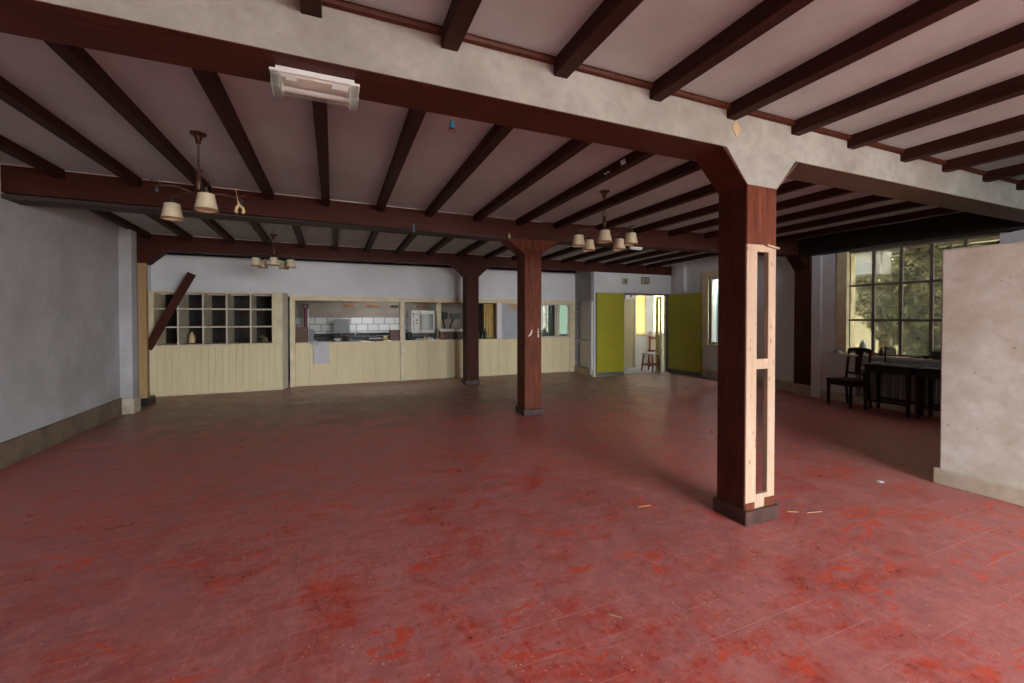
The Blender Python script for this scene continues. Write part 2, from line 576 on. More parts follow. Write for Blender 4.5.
# ------------------------------------------------------------------ room shell
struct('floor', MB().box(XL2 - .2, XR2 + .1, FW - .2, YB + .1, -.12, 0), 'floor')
cm = MB()
for (xa, xb, ya, yb) in ((XL2, XR2, FW, Y1 + .1), (XL2, XR2, Y1 + .1, Y2 + .1), (XL2, XR2, Y2 + .1, Y3 + .1), (XL2, XR2, Y3 + .1, YB + .1)):
    nx = 24
    ya2, yb2 = ya, yb
    for i in range(nx):
        x0 = xa + (xb - xa) * i / nx
        x1 = xa + (xb - xa) * (i + 1) / nx
        e = 1e-4
        za, zb_ = zc, zc
        yy0, yy1 = ya2 + e, yb2 - e
        def h(x, y):
            if yb <= Y1 + .11:
                return 2.985
            return zc(x, min(max(y, Y1 + .2), YB))
        cm.hexa([(x0, ya2, h(x0, yy0)), (x1, ya2, h(x1, yy0)), (x1, yb2, h(x1, yy1)), (x0, yb2, h(x0, yy1)),
                 (x0, ya2, TOP), (x1, ya2, TOP), (x1, yb2, TOP), (x0, yb2, TOP)])
struct('ceiling', cm, 'ceiling')

# left wall with its pilaster, the recess behind it
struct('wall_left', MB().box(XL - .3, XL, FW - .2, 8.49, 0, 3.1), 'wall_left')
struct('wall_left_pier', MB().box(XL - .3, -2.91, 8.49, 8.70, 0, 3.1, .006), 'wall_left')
struct('wall_left_recess', MB().box(XL2 - .2, XL2, 8.70, 11.0, 0, 3.1), 'wall')
sk = MB().box(XL - .01, XL + .03, FW, 8.49, 0, .255, .004)
struct('baseboard_left', sk, 'skirting_brown')
struct('baseboard_pier', MB().box(XL, -2.885, 8.46, 8.72, 0, .235, .004), 'skirting')

# front wall behind the camera: wide shop window and a second one
fw = MB()
fw.box(XL - .3, 1.3, FW - .2, FW, 0, 3.1)
fw.box(1.3, 5.1, FW - .2, FW, 0, .1)
fw.box(1.3, 5.1, FW - .2, FW, 2.75, 3.1)
fw.box(5.1, XR + .2, FW - .2, FW, 0, 3.1)
struct('wall_front', fw, 'wall')
wf = MB()
for x in (1.33, 2.55, 3.8, 5.07):
    wf.box(x - .03, x + .03, FW - .14, FW - .06, .1, 2.75)
for z in (.13, 2.1, 2.72):
    wf.box(1.3, 5.1, FW - .13, FW - .07, z - .03, z + .03)
struct('window_3', wf, 'steel_frame')

# right wall
wr = MB()
T = .25
WY0, WY1, WZ0, WZ1 = 2.85, 4.76, .87, 2.685
wr.box(XR, XR + T, FW - .2, WY0, 0, 3.1)
wr.box(XR, XR + T, WY0, WY1, 0, WZ0)
wr.box(XR, XR + T, WY0, WY1, WZ1, 3.1)
wr.box(XR, XR + T, WY1, 5.33, 0, 3.1)
wr.box(XR + .01, XR + T, 5.33, 5.66, 0, 3.1)
struct('wall_right', wr, 'wall')
struct('wall_right_pier', MB().box(XR - .035, XR + .01, 5.165, 5.33, .0, 3.0, .003), 'wall')
V0, V1, VZ0, VZ1 = 6.9, 7.93, .86, 2.5
wr2 = MB()
wr2.box(XR2, XR2 + T, 5.66, V0, 0, 3.1)
wr2.box(XR2, XR2 + T, V0, V1, 0, VZ0)
wr2.box(XR2, XR2 + T, V0, V1, VZ1, 3.1)
wr2.box(XR2, XR2 + T, V1, 9.5, 0, 3.1)
struct('wall_right_far', wr2, 'wall')
struct('wall_right_corner_pier', MB().box(XR2 - .1, XR2, 8.66, 8.98, 2.2, 3.0, .003), 'wall')
struct('baseboard_right', MB().box(XR - .03, XR + .005, FW, 5.33, 0, .15, .004).box(XR - .03, XR + .008, 5.331, 5.69, 0, .21, .004), 'skirting')
struct('baseboard_right_far', MB().box(XR2 - .03, XR2, 5.69, 9.2, 0, .21, .004), 'skirting')

# back wall above the hatch, and the door wall
struct('wall_back', MB().box(XL2, 6.28, YB, YB + .14, 1.97, 3.1), 'wall')
DX0, DX1, DZ = 6.95, 8.60, 2.16
dw = MB()
dw.box(6.12, DX0, YD, YD + .14, 0, 3.1)
dw.box(DX0, DX1, YD, YD + .14, DZ, 3.1)
dw.box(DX1, XR2 + .02, YD, YD + .14, 0, 3.1)
struct('wall_doors', dw, 'wall')
# return wall between the hatch and the doors, with a shelf niche
def on_ret(t, z, off=0.0):
    ax, ay, bx_, by_ = 6.12, YD, 6.28, YB
    dx, dy = bx_ - ax, by_ - ay
    L = math.hypot(dx, dy)
    nx_, ny_ = -dy / L, dx / L
    yy = ay + dy * t + ny_ * off
    return (ax + dx * t + nx_ * off, max(yy, 9.245) if off < 0 else yy, z)
def ret_box(mb, t0, t1, z0, z1, o0, o1):
    mb.hexa([on_ret(t0, z0, o0), on_ret(t0, z0, o1), on_ret(t1, z0, o1), on_ret(t1, z0, o0),
             on_ret(t0, z1, o0), on_ret(t0, z1, o1), on_ret(t1, z1, o1), on_ret(t1, z1, o0)])
    return mb
rw = MB()
ret_box(rw, 0, 1, 1.95, 3.1, -.35, 0)
ret_box(rw, 0, .16, 0, 1.95, -.35, 0)
ret_box(rw, .94, 1, 0, 1.95, -.35, 0)
ret_box(rw, .16, .94, 0, 1.95, -.22, -.12)
ret_box(rw, .16, .94, 0, .17, -.12, 0)
struct('wall_return', rw, 'grey_wall')
nb = thing('built_in_shelf_niche', 'white painted shelf niche in the grey return wall beside the green door', 'shelf', (6.2, 9.8, .17))
nm = MB(); ret_box(nm, .16, .94, 1.66, 1.70, -.105, .01); nm.build('shelf', 'white', nb)
nm = MB(); ret_box(nm, .16, .94, .86, .885, -.105, -.02); nm.build('shelf', 'white', nb)
nm = MB(); ret_box(nm, .16, .94, .17, 1.95, -.119, -.106); nm.build('back_panel', 'white', nb)
nm = MB(); ret_box(nm, .03, .14, .05, 1.93, .0, .05); nm.build('front_board', 'white', nb)
bk = MB(); ret_box(bk, 0, 1, 0, .16, 0, .03)
struct('baseboard_return', bk, 'skirting')

# door casing (dark lining of the double doorway)
dc = MB()
dc.box(DX0 - .0, DX1, YD - .012, YD + .15, DZ - .045, DZ)
dc.box(DX0, DX0 + .035, YD - .012, YD + .15, 0, DZ - .045)
dc.box(DX1 - .015, DX1, YD - .012, YD + .15, 0, DZ - .045)
struct('trim_1', dc, 'steel_frame')

# ------------------------------------------------------------------ beams
def beam_poly(name, pts, zbot, ztop, mat):
    """pts: (x, y_front, y_back) stations"""
    mb = MB()
    vs = []
    for x, yf, yb in pts:
        zb = zbot(x)
        vs.append([mb.bm.verts.new(p) for p in ((x, yf, zb), (x, yb, zb), (x, yb, ztop), (x, yf, ztop))])
    for A, B in zip(vs, vs[1:]):
        for k in range(4):
            mb.bm.faces.new((A[k], A[(k + 1) % 4], B[(k + 1) % 4], B[k]))
    mb.bm.faces.new(vs[0]); mb.bm.faces.new(vs[-1][::-1])
    return mb

b1 = thing('cross_beam', 'plastered beige cross beam with dark boarded underside carrying the fluorescent lamp', 'beam', (2.7, 2.3, ZB))
beam_poly('', [(XL, Y1, Y1b), (XR, Y1, Y1b)], lambda x: ZB + .005, TOP - .02, '').build('beam_body', 'beam_plaster', b1)
MB().box(XL, 2.505, Y1 - .001, Y1b + .002, ZB, ZB + .005).build('underside_board', 'beam', b1)
MB().box(3.29, XR, Y1 - .001, Y1b + .002, ZB, ZB + .005).build('underside_board', 'under', b1)
b2 = thing('cross_beam', 'long dark brown cross beam above the middle column, behind the hanging chandeliers', 'beam', (2.85, 6.1, ZB))
beam_poly('', [(XL - .02, Y2, Y2b), (0, Y2, Y2b), (2, Y2, Y2b), (3, Y2, Y2b), (XR, 5.40, 5.69)], lambda x: ZB + .012 + lean(x), TOP - .02, '').build('beam_body', 'beam_dusty', b2)
beam_poly('', [(XL - .02, Y2 - .001, Y2b + .002), (0, Y2 - .001, Y2b + .002), (2, Y2 - .001, Y2b + .002), (2.70, Y2 - .001, Y2b + .002)], lambda x: ZB + lean(x), ZB + .015, '').build('underside_board', 'under_dark', b2)
b3 = thing('cross_beam', 'dark brown cross beam along the top of the far wall above the serving hatch', 'beam', (2.85, 9.3, ZB))
beam_poly('', [(XL2, Y3, Y3b), (0, Y3, Y3b), (6.3, Y3, YD + .01), (XR2, Y3, YD + .01)], lambda x: 2.675, TOP - .02, '').build('beam_body', 'beam_dusty', b3)
wp = MB().box(8.16, XR + .01, Y1b, 5.40, 2.675, 3.0, .004).build('wall_plate_beam', 'black_wood')
tag(wp, 'black brown timber lying along the wall directly above the garden window', 'beam')

# quarter-round moulding at the top of the front beam
struct('trim_2', MB().tube([(XL, Y1 - .012, 2.968), (XR, Y1 - .012, 2.968)], .022, 8), 'column')

for i, (yy, st_) in enumerate(((Y2, [XL, -1, 1, 3]), (Y3, [XL2, -1, 1, 4, 6.5, 8.5]))):
    m = MB()
    for xa, xb in zip(st_, st_[1:]):
        za, zb_ = zc(xa, yy), zc(xb, yy)
        m.hexa([(xa, yy - .008, za - .010), (xb, yy - .008, zb_ - .010), (xb, yy, zb_ - .010), (xa, yy, za - .010),
                (xa, yy - .008, za + .01), (xb, yy - .008, zb_ + .01), (xb, yy, zb_ + .01), (xa, yy, za + .01)])
    struct('trim_%d' % (9 + i), m, 'white')
# ------------------------------------------------------------------ joists
def joist(x, ya, yb, za, zb, label, group, mat='joist', w=.09, dx=0.0):
    mb = MB()
    d = .09
    mb.hexa([(x - w / 2, ya, za - d), (x + w / 2, ya, za - d), (x + w / 2 + dx, yb, zb - d), (x - w / 2 + dx, yb, zb - d),
             (x - w / 2, ya, za + .03), (x + w / 2, ya, za + .03), (x + w / 2 + dx, yb, zb + .03), (x - w / 2 + dx, yb, zb + .03)], .004)
    o = mb.build('ceiling_joist', mat)
    tag(o, label, 'joist', group)
    return o
G1, G2, G3 = 'ceiling joists of the near bay', 'ceiling joists of the middle bay', 'ceiling joists of the back bay'
front_x = [-1.38, -.73, -.085, .565, 1.22, 1.91, 2.58, 3.25, 3.93, 4.69, 5.38, 6.15, 6.88, 7.6]
for i, x in enumerate(front_x):
    k = i - 2
    if k < 0:
        lab = ['outer dark joist of the near bay, closest to the plain white wall', 'dark joist of the near bay between the outer joist and the lamp'][i]
    else:
        lab = f'dark joist in front of the beige beam, {ORD[k]} counted from above the fluorescent lamp'
    joist(x, FW + .02, Y1 + .02, 2.985 - .005, 2.985 - .005, lab, G1)
mid_x = [-2.62, -1.98, -1.34, -.70, -.075, .585, 1.24, 1.93, 2.6, 3.24, 3.95, 4.65, 5.32, 6.06, 6.8, 7.57]
for i, x in enumerate(mid_x):
    lab = f'dark joist between the beige and middle beams, {ORD[i]} out from the plain white side wall'
    dx = {4: .0, 5: .035, 6: .045, 7: .06, 8: .10, 9: .09, 10: .05}.get(i, 0.0)
    joist(x - dx, Y1b - .01, (Y2 if x < 3.1 else 5.95 - (x - 3) * .101) + .02, zc(x, 3), zc(x, 3), lab, G2, dx=dx)
back_x = [-2.93, -2.33, -1.70, -1.10, -.53, .05, .65, 1.27, 1.90, 2.56, 3.22, 3.88, 4.55, 5.2, 5.86, 6.5, 7.15, 7.8]
for i, x in enumerate(back_x):
    lab = f'black brown joist behind the middle beam, {ORD[i]} out from the plain white side wall'
    ys = (Y2b if x < 3.1 else 6.24 - (x - 3) * .101)
    joist(x, ys - .01, Y3 + .02, zc(x, Y2b + .01), zc(x, Y3), lab, G3)

# ------------------------------------------------------------------ columns
def haunch(mb, xa, xb, zlow, ztop, y0, y1, run):
    """wedge on the column side xa going out to xb"""
    mb.prism([(xa, zlow), (xb, ztop), (xa, ztop)], 'y', y0, y1)
    return mb

# column one: partly stripped, raw pine frame showing
c1 = thing('timber_column', 'brown clad column stripped to raw pine framing on its lower front', 'column', (2.9, 2.34, 0))
cx0, cx1, cy0, cy1 = 2.745, 3.05, Y1, Y1b - .04
MB().box(cx0, cx0 + .014, cy0 + .012, cy1, .1, 2.46, .002).build('side_board', 'column', c1)
MB().box(cx0 + .001, cx1, cy0, cy1 - .002, 2.035, 2.46, .003).build('upper_casing', 'column_front', c1)
MB().box(cx0 + .014, cx1, cy1 - .016, cy1, .1, 1.15, .002).build('back_board', 'column', c1)
MB().box(cx0 - .022, cx1 + .022, cy0 - .025, cy1 + .022, 0, .105, .006).build('plinth', 'plinth', c1)
ST = .040
for nm_, a, b in (('front_stile', cx0 + .002, cx0 + .108), ('front_stile', cx1 - .078, cx1)):
    MB().box(a, b, cy0, cy0 + ST, .10, 2.035, .003).build(nm_, 'raw', c1)
MB().box(cx1 - .06, cx1, cy1 - .055, cy1 - .016, .10, 2.035, .003).build('back_stile', 'raw', c1)
MB().box(cx0 + .015, cx0 + .06, cy1 - .055, cy1 - .016, .10, 2.035, .003).build('back_stile', 'raw', c1)
for z0, z1 in ((.10, .205), (1.125, 1.20), (1.985, 2.037)):
    MB().box(cx0 + .10, cx1 - .07, cy0 + .002, cy0 + ST - .003, z0, z1, .002).build('rail', 'raw', c1)
MB().box(cx0 + .002, cx0 + .09, cy0 - .004, cy0, .105, .155).box(cx0 + .20, cx1, cy0 - .004, cy0, .105, .17).build('cladding_remnant', 'column_front', c1)
MB().hexa([(cx1 - .12, cy0 - .02, 2.028), (cx1 + .002, cy0 - .025, 2.01), (cx1 + .002, cy0, 2.01), (cx1 - .12, cy0, 2.028),
           (cx1 - .12, cy0 - .02, 2.040), (cx1 + .002, cy0 - .025, 2.022), (cx1 + .002, cy0, 2.022), (cx1 - .12, cy0, 2.040)]).build('splinter', 'raw', c1)
# haunches: beige front, dark lining on the soffits
h1 = MB()
h1.prism([(cx0, 2.46), (cx1, 2.46), (3.28, ZB + .03), (2.515, ZB + .03)], 'y', cy0 - .0005, cy1 - .03)
h1.build('haunch', 'beam_plaster', c1)
for (xa, xb) in ((cx0 - .001, 2.500), (cx1 + .001, 3.295)):
    s = -1 if xb < xa else 1
    MB().prism([(xa, 2.452), (xb, ZB + .001), (xb - s * .02, ZB + .001), (xa - s * .0, 2.475)] if s > 0 else
               [(xa, 2.452), (xa, 2.475), (xb + .02, ZB + .001), (xb, ZB + .001)], 'y', cy0 + .001, cy1 + .001).build('soffit_board', 'column' if s < 0 else 'under', c1)

def plain_column(y0, x0, x1, label, topz, low, out, ztop, marks=False, mat='column_front', y1=None, wood_front=True):
    y1 = y0 + .30 if y1 is None else y1
    c = thing('timber_column', label, 'column', ((x0 + x1) / 2, y0 + .15, 0))
    MB().box(x0, x1, y0, y1, .09, ztop, .006).build('shaft', mat, c)
    MB().box(x0 - .022, x1 + .022, y0 - .025, y1 + .02, 0, .10, .006).build('plinth', 'plinth', c)
    MB().prism([(x0 + .005, low), (x0 + .005, ztop), (x0 - out, ztop), (x0 - out, ztop - .02)], 'y', y0 + .002, y1 - .002).build('bracket', mat, c)
    MB().prism([(x1 - .005, low), (x1 - .005, ztop), (x1 + out, ztop), (x1 + out, ztop - .02)], 'y', y0 + .002, y1 - .002).build('bracket', mat, c)
    return c
c2 = plain_column(Y2, 2.70, 2.985, 'middle red brown timber column with white paint scuffs at eye height', 0, 2.48, .28, ZB + .014, True)
MB().prism([(2.705 + .085, 1.23), (2.705 + .10, 1.245), (2.705 + .125, 1.315), (2.705 + .112, 1.32), (2.705 + .08, 1.25), (2.705 + .05, 1.225), (2.705 + .05, 1.215)], 'y', Y2 - .003, Y2 + .001).build('paint_scuff', 'white', c2)
MB().box(2.92, 2.936, Y2 - .003, Y2 + .001, 1.20, 1.255).box(2.915, 2.932, Y2 - .003, Y2 + .001, 1.27, 1.30).box(2.92, 2.94, Y2 - .003, Y2 + .001, 1.315, 1.33).build('paint_scuff', 'white', c2)
c3 = plain_column(Y3, 2.745, 3.035, 'far dark brown timber column standing in front of the serving hatch', 0, 2.42, .25, 2.68, mat='beam_dusty')
# corner column by the left wall, partly stripped
c4 = thing('timber_column', 'corner column with a bare pine strip beside the pier of the white wall', 'column', (-3.05, 9.3, 0))
MB().box(-3.23, -3.075, Y3 + .01, Y3 + .28, .12, 2.68, .004).build('shaft', 'column', c4)
MB().box(-3.073, -2.955, Y3 - .01, Y3 + .06, .12, 2.44, .004).build('stripped_stile', 'raw_old', c4)
MB().prism([(-3.075, 2.42), (-2.96, 2.44), (-2.73, 2.665), (-2.73, 2.68), (-3.075, 2.68)], 'y', Y3, Y3 + .28).build('bracket', 'beam', c4)
MB().box(-3.235, -2.93, Y3 - .05, Y3 + .30, 0, .12, .006).build('plinth', 'black', c4)
# column built into the right wall
c5 = thing('timber_column', 'dark wall column built in above the skirting beside the garden window', 'column', (8.42, 5.5, .21))
MB().box(XR - .045, XR + .02, 5.345, 5.655, .21, 3.0, .004).build('shaft', 'column', c5)
MB().prism([(XR - .04, 2.42), (XR - .04, 2.70), (XR - .30, 2.70), (XR - .30, 2.685)], 'y', 5.41, 5.655).build('bracket', 'joist', c5)

# leaning broken board over the pigeonholes
lb = MB().bar((-2.50, 9.98, 2.355), (-3.17, 9.90, .93), .14, .035, up=(0, 1, 0), bev=.003).build('broken_board', 'beam')
tag(lb, 'dark broken board slanting across the cream pigeonholes', 'board')

# ------------------------------------------------------------------ pigeonhole unit
pg = thing('pigeonhole_unit', 'cream panelled counter with fifteen open pigeonholes on top', 'cabinet', (-2.1, 10.15, 0))
PY0, PY1 = 10.12, 10.75
PX = [-3.14, -2.765, -2.361, -1.967, -1.551, -1.17]
PZ = [.985, 1.323, 1.678, 1.99]
lp = MB()
nb_ = 19
for i in range(nb_):
    a = -3.22 + (2.23) * i / nb_
    b = -3.22 + (2.23) * (i + 1) / nb_
    lp.box(a + .001, b - .001, PY0 + .012, PY0 + .04, .03, .97, .003)
lp.box(-3.22, -.99, PY0 + .03, PY0 + .05, .0, .97)
lp.build('lower_panel', 'cream', pg)
MB().box(-3.22, -.985, PY0, PY0 + .05, 0, .045, .002).build('bottom_rail', 'cream_trim', pg)
for x in PX[1:-1]:
    MB().box(x - .014, x + .014, PY0, PY1, .985, 1.99).build('divider', 'cream_grey', pg)
for z in PZ[1:-1]:
    MB().box(-3.14, -1.17, PY0 - .002, PY1 - .01, z - .014, z + .014).build('shelf', 'cream_grey', pg)
MB().box(-3.22, -1.0, PY0 - .01, PY1, .955, .985, .002).build('worktop', 'cream_grey', pg)
MB().box(-3.22, -.985, PY0 - .004, PY1, 1.99, 2.03, .002).build('top_rail', 'cream_trim', pg)
MB().box(-3.22, -3.14, PY0, PY1, .985, 1.99).build('side', 'cream_trim', pg)
MB().hexa([(-1.17, PY0, .985), (-.985, PY0, .985), (-.985, PY1, .985), (-1.15, PY1, .985),
           (-1.17, PY0, 1.99), (-.985, PY0, 1.99), (-.985, PY1, 1.99), (-1.15, PY1, 1.99)]).build('side', 'cream_trim', pg)
MB().hexa([(-.986, PY0, 0), (-.975, PY0, 0), (-.90, YB, 0), (-.986, YB, 0),
           (-.986, PY0, 2.03), (-.975, PY0, 2.03), (-.90, YB, 2.03), (-.986, YB, 2.03)]).build('end_panel', 'cream_grey', pg)
# room behind the pigeonholes (dark store)
st = MB()
st.box(XL2, -1.0, 11.9, 12.0, 0, 3.1)
st.box(XL2 - .1, XL2, 10.9, 12.0, 0, 3.1)
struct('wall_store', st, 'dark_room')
y = MB()
y.lathe([(.055, 0), (.06, .08), (.05, .14), (.02, .19), (.018, .22), (0, .22)], (-2.62, 10.42, .999), 12)
tag(y.build('plastic_bottle', 'bone', smooth=True, origin=(-2.62, 10.42, .999)), 'yellow bottle standing inside a bottom pigeonhole beside the slanting board', 'bottle')
gp = thing('artificial_plant', 'small yellow green plant lying in the last bottom pigeonhole', 'plant', (-1.33, 10.4, .985))
lv = MB()
for k in range(26):
    a = random.uniform(0, 6.28); r_ = random.uniform(.01, .1)
    c = Vector((-1.34 + r_ * math.cos(a), 10.40 + r_ * math.sin(a), 1.0 + random.uniform(0, .12)))
    lv.obox(c, (.05, .02, .004), (random.uniform(-1, 1), random.uniform(-1, 1), random.uniform(0, 6)))
lv.build('leaves', 'leaf_b', gp)

# ------------------------------------------------------------------ serving hatch
hx = thing('serving_hatch', 'long cream panelled serving counter with open kitchen hatches above', 'counter', (2.6, YB, 0))
Yh = YB
def rail(x0, x1, z0, z1, nm_, mat='cream_trim', o=.0, d=.10):
    MB().box(x0, x1, Yh - o, Yh + d, z0, z1, .003).build(nm_, mat, hx)
seams = [-.76, 1.53, 3.88, 4.05, 6.115]
pan = [(-.765, 1.47), (1.585, 2.72), (2.72, 3.995), (3.995, 5.0), (5.0, 6.115)]
for i, (a, b) in enumerate(pan):
    m = MB()
    n = max(2, round((b - a) / .28))
    for k in range(n):
        p0 = a + (b - a) * k / n
        p1 = a + (b - a) * (k + 1) / n
        m.box(p0 + (.001 if k else .003), p1 - (.001 if k < n - 1 else .003), Yh + .014, Yh + .05, .02, .94, .0025)
    m.box(a, b, Yh + .04, Yh + .06, 0, .94)
    m.build('counter_panel', 'cream', hx)
rail(-.86, 6.28, 1.885, 1.98, 'head_rail', o=.02)
rail(-.86, 6.28, 1.945, 1.985, 'cornice', o=.045)
rail(-.77, 6.12, .935, .962, 'sill', 'cream_trim', .03, .3)
rail(-.865, -.765, 0, 1.885, 'post', o=.012)
rail(1.475, 1.585, 0, 1.885, 'post', o=.012)
rail(3.93, 4.065, .96, 1.885, 'post', 'white', .01)
rail(5.685, 5.765, .96, 1.885, 'post', 'cream_grey', .01)
rail(6.11, 6.32, 0, 1.885, 'post', o=.012)
rail(5.13, 5.20, .96, 1.885, 'post', 'cream_trim', .01)
MB().box(1.56, 1.59, Yh - .016, Yh - .01, .96, 1.885).build('metal_strip', 'grey_paint', hx)
# two sliding panes at the end of the hatch
for a, b in ((5.20, 5.685), (5.765, 6.11)):
    p = MB().box(a, b, Yh + .045, Yh + .05, 1.0, 1.87).build('glass_pane', 'glass', hx)
    MB().box(a, b, Yh + .03, Yh + .07, .962, 1.0).box(a, b, Yh + .03, Yh + .07, 1.855, 1.885).box(a, a + .03, Yh + .03, Yh + .07, 1.0, 1.855).box(b - .03, b, Yh + .03, Yh + .07, 1.0, 1.855).build('pane_frame', 'cream_grey', p)
# grey shutter board closing one opening, with its orange label
sb = MB().box(4.07, 5.13, Yh + .06, Yh + .085, .965, 1.885, .002).build('shutter_board', 'grey_paint', hx)
MB().box(4.30, 4.62, Yh + .052, Yh + .06, 1.75, 1.85).build('sticker', 'orange', sb)

# kitchen shell behind
KY = 12.7
struct('floor_kitchen', MB().box(XL2, 8.0, YB + .1, KY + .1, -.12, 0), 'hall_floor')
kw = MB()
kw.box(-1.0, 4.8, KY, KY + .12, 0, 2.9)
struct('wall_kitchen_back', kw, 'kitchen_wall')
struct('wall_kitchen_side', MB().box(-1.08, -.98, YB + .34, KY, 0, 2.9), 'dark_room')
struct('wall_kitchen_divider', MB().box(4.66, 4.76, YB + .14, KY, 0, 2.9), 'amber')
struct('wall_kitchen_tiles', MB().box(-.98, 2.1, KY - .012, KY, .9, 1.525), 'tiles')
kc = MB()
kc.box(-1.08, .9, YB, KY + .12, 2.75, 2.9).box(1.4, 4.76, YB, KY + .12, 2.75, 2.9)
kc.box(.9, 1.4, YB, 11.2, 2.75, 2.9).box(.9, 1.4, 11.8, KY + .12, 2.75, 2.9)  # gap between these is an unseen skylight, added to light the tiles
struct('ceiling_kitchen', kc, 'kitchen_wall')
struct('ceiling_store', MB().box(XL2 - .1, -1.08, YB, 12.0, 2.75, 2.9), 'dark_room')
# room at the end of the hatch, with a window to the yard
struct('wall_side_room_end', MB().box(6.33, 6.9, YB + .02, YB + .3, 0, 2.7), 'wall')
struct('wall_side_room', MB().box(4.76, 6.0, KY, KY + .12, 0, 2.9).box(6.0, 7.9, KY, KY + .12, 0, .9).box(6.0, 7.9, KY, KY + .12, 2.1, 2.9)
       .box(7.9, 8.0, YB + .14, KY + .12, 0, 2.9), 'out_white')
struct('ceiling_side_room', MB().box(4.76, 8.0, YB, KY + .12, 2.75, 2.9), 'wall')
struct('window_4', MB().box(6.0, 7.9, KY + .03, KY + .07, .9, .95).box(6.0, 7.9, KY + .03, KY + .07, 2.05, 2.1).box(6.0, 6.05, KY + .03, KY + .07, .9, 2.1)
       .box(6.9, 6.96, KY + .03, KY + .07, .9, 2.1).box(7.85, 7.9, KY + .03, KY + .07, .9, 2.1), 'white')
struct('window_4_glass', MB().box(6.05, 7.85, KY + .045, KY + .05, .95, 2.05), 'glass_teal')
cur = MB()
grid = []
for i in range(2):
    grid.append([(6.28 + .55 * j / 30, 12.45 + .03 * math.sin(j * .9), 2.05 - i * 1.15) for j in range(31)])
cur.sheet(grid, .004)
tag(cur.build('curtain', 'mint'), 'pale teal curtain hanging behind the glazed end of the serving hatch', 'curtain')
shf = thing('wall_shelf', 'narrow pale shelf fixed on the tiled kitchen wall', 'shelf', (1.0, 12.5, 1.1))
MB().box(.40, 1.85, KY - .22, KY - .012, 1.085, 1.12, .003).build('shelf_board', 'paper', shf)
for bx_ in (.55, 1.65):
    MB().box(bx_, bx_ + .03, KY - .2, KY - .012, .96, 1.085).build('bracket', 'white', shf)
for (a, b, z0, z1, mt, lb_) in ((.25, .54, 1.80, 1.875, 'rust', 'orange brown vent cover high on the kitchen wall over the square grey board'),
                           (.86, 1.18, 1.80, 1.875, 'rust', 'orange brown vent cover high on the kitchen wall between grey board and hatch post'),
                           (1.53, 1.74, 1.80, 1.87, 'black', 'black vent cover high on the kitchen wall next to the first hatch post')):
    t = thing('vent_cover', lb_, 'vent', ((a + b) / 2, KY, z0))
    MB().box(a, b, KY - .03, KY, z0, z1, .004).build('cover_frame', mt, t)
    m = MB()
    for k in range(4):
        m.box(a + .02, b - .02, KY - .036, KY - .03, z0 + .012 + k * .015, z0 + .02 + k * .015)
    m.build('slats', mt, t)
tag(MB().box(2.25, 2.62, KY - .03, KY, 1.80, 1.86, .004).build('vent_cover', 'rust'), 'dim orange brown vent cover on the kitchen wall above the oven', 'vent')
tag(MB().box(.015, .385, 11.5, 11.53, 1.12, 1.475, .002).box(.18, .22, 11.505, 11.525, .951, 1.12).build('square_board', simple('mid_grey_board', (.20, .215, .225), .5, .08)), 'square mid grey board standing in front of the white kitchen tiles', 'board')
# work counter in the kitchen
kct = thing('kitchen_counter', 'black kitchen worktop seen through the first hatch opening', 'counter', (.8, 11.3, 0))
MB().box(-.6, 4.3, 11.15, 11.85, .90, .95, .004).build('worktop', 'black', kct)
MB().box(-.58, 4.28, 11.2, 11.8, 0, .90).build('body', 'dark_room', kct)
po = thing('fire_extinguisher_pipe', 'dark maroon standing pipe in the corner of the kitchen', 'pipe', (-.60, 11.85, .95))
MB().tube([(-.64, 11.95, .0), (-.64, 11.95, 1.80)], .04, 12).build('pipe', 'maroon', po, smooth=True)
MB().tube([(-.58, 11.93, .0), (-.58, 11.93, 1.85)], .012, 8).build('white_conduit', 'white', po, smooth=True)
MB().obox((-.64, 11.95, 1.79), (.14, .12, .12), bev=.02).build('valve_cap', 'maroon', po)
bx1 = thing('storage_box', 'brown wooden box on the hatch sill by the first post', 'box', (-.64, YB + .2, .962))
MB().box(-.755, -.525, YB + .12, YB + .34, .962, 1.285, .006).build('box_body', 'brownbox', bx1)
MB().box(-.76, -.52, YB + .115, YB + .345, 1.285, 1.30, .003).build('lid', 'brownbox', bx1)
tag(MB().box(-.51, -.41, YB + .3, YB + .4, .962, 1.25, .01).build('plastic_canister', simple('dull_blue_grey', (.20, .24, .25), .5)), 'blue grey canister beside the brown box on the hatch sill', 'canister')
bx2 = thing('storage_box', 'dusky pink brown box on the hatch sill against the second post', 'box', (1.36, YB + .2, .962))
MB().box(1.26, 1.49, YB + .14, YB + .36, .962, 1.19, .006).build('box_body', simple('pink_brown_card', (.20, .13, .12), .8), bx2)
MB().box(1.255, 1.495, YB + .135, YB + .365, 1.19, 1.215, .003).build('lid', 'brownbox', bx2)
tag(MB().lathe([(.02, 0), (.05, .005), (.085, .03), (.10, .065), (.096, .065), (.08, .035), (.0, .012)], (.10, YB + .22, .962), 20).build('bowl', 'paper', smooth=True), 'white bowl on the hatch sill beneath the square grey board', 'bowl')
pn = thing('cooking_pan', 'shallow grey pan with a handle on the hatch sill', 'pan', (.45, YB + .2, .962))
MB().lathe([(.08, 0), (.13, .01), (.16, .04), (.154, .04), (.12, .015), (0, .008)], (.47, YB + .2, .962), 24).build('pan_body', 'grey_blue', pn, smooth=True)
MB().tube([(.31, YB + .2, 1.0), (.14, YB + .12, 1.02)], .012, 8).build('handle', 'black', pn, smooth=True)
tag(MB().lathe([(.09, 0), (.17, .03), (.18, .035), (.17, .025), (0, .01)], (.95, YB + .2, .99), 24).build('plate', 'white', smooth=True), 'white plate lying near the pink brown box in the hatch', 'plate')
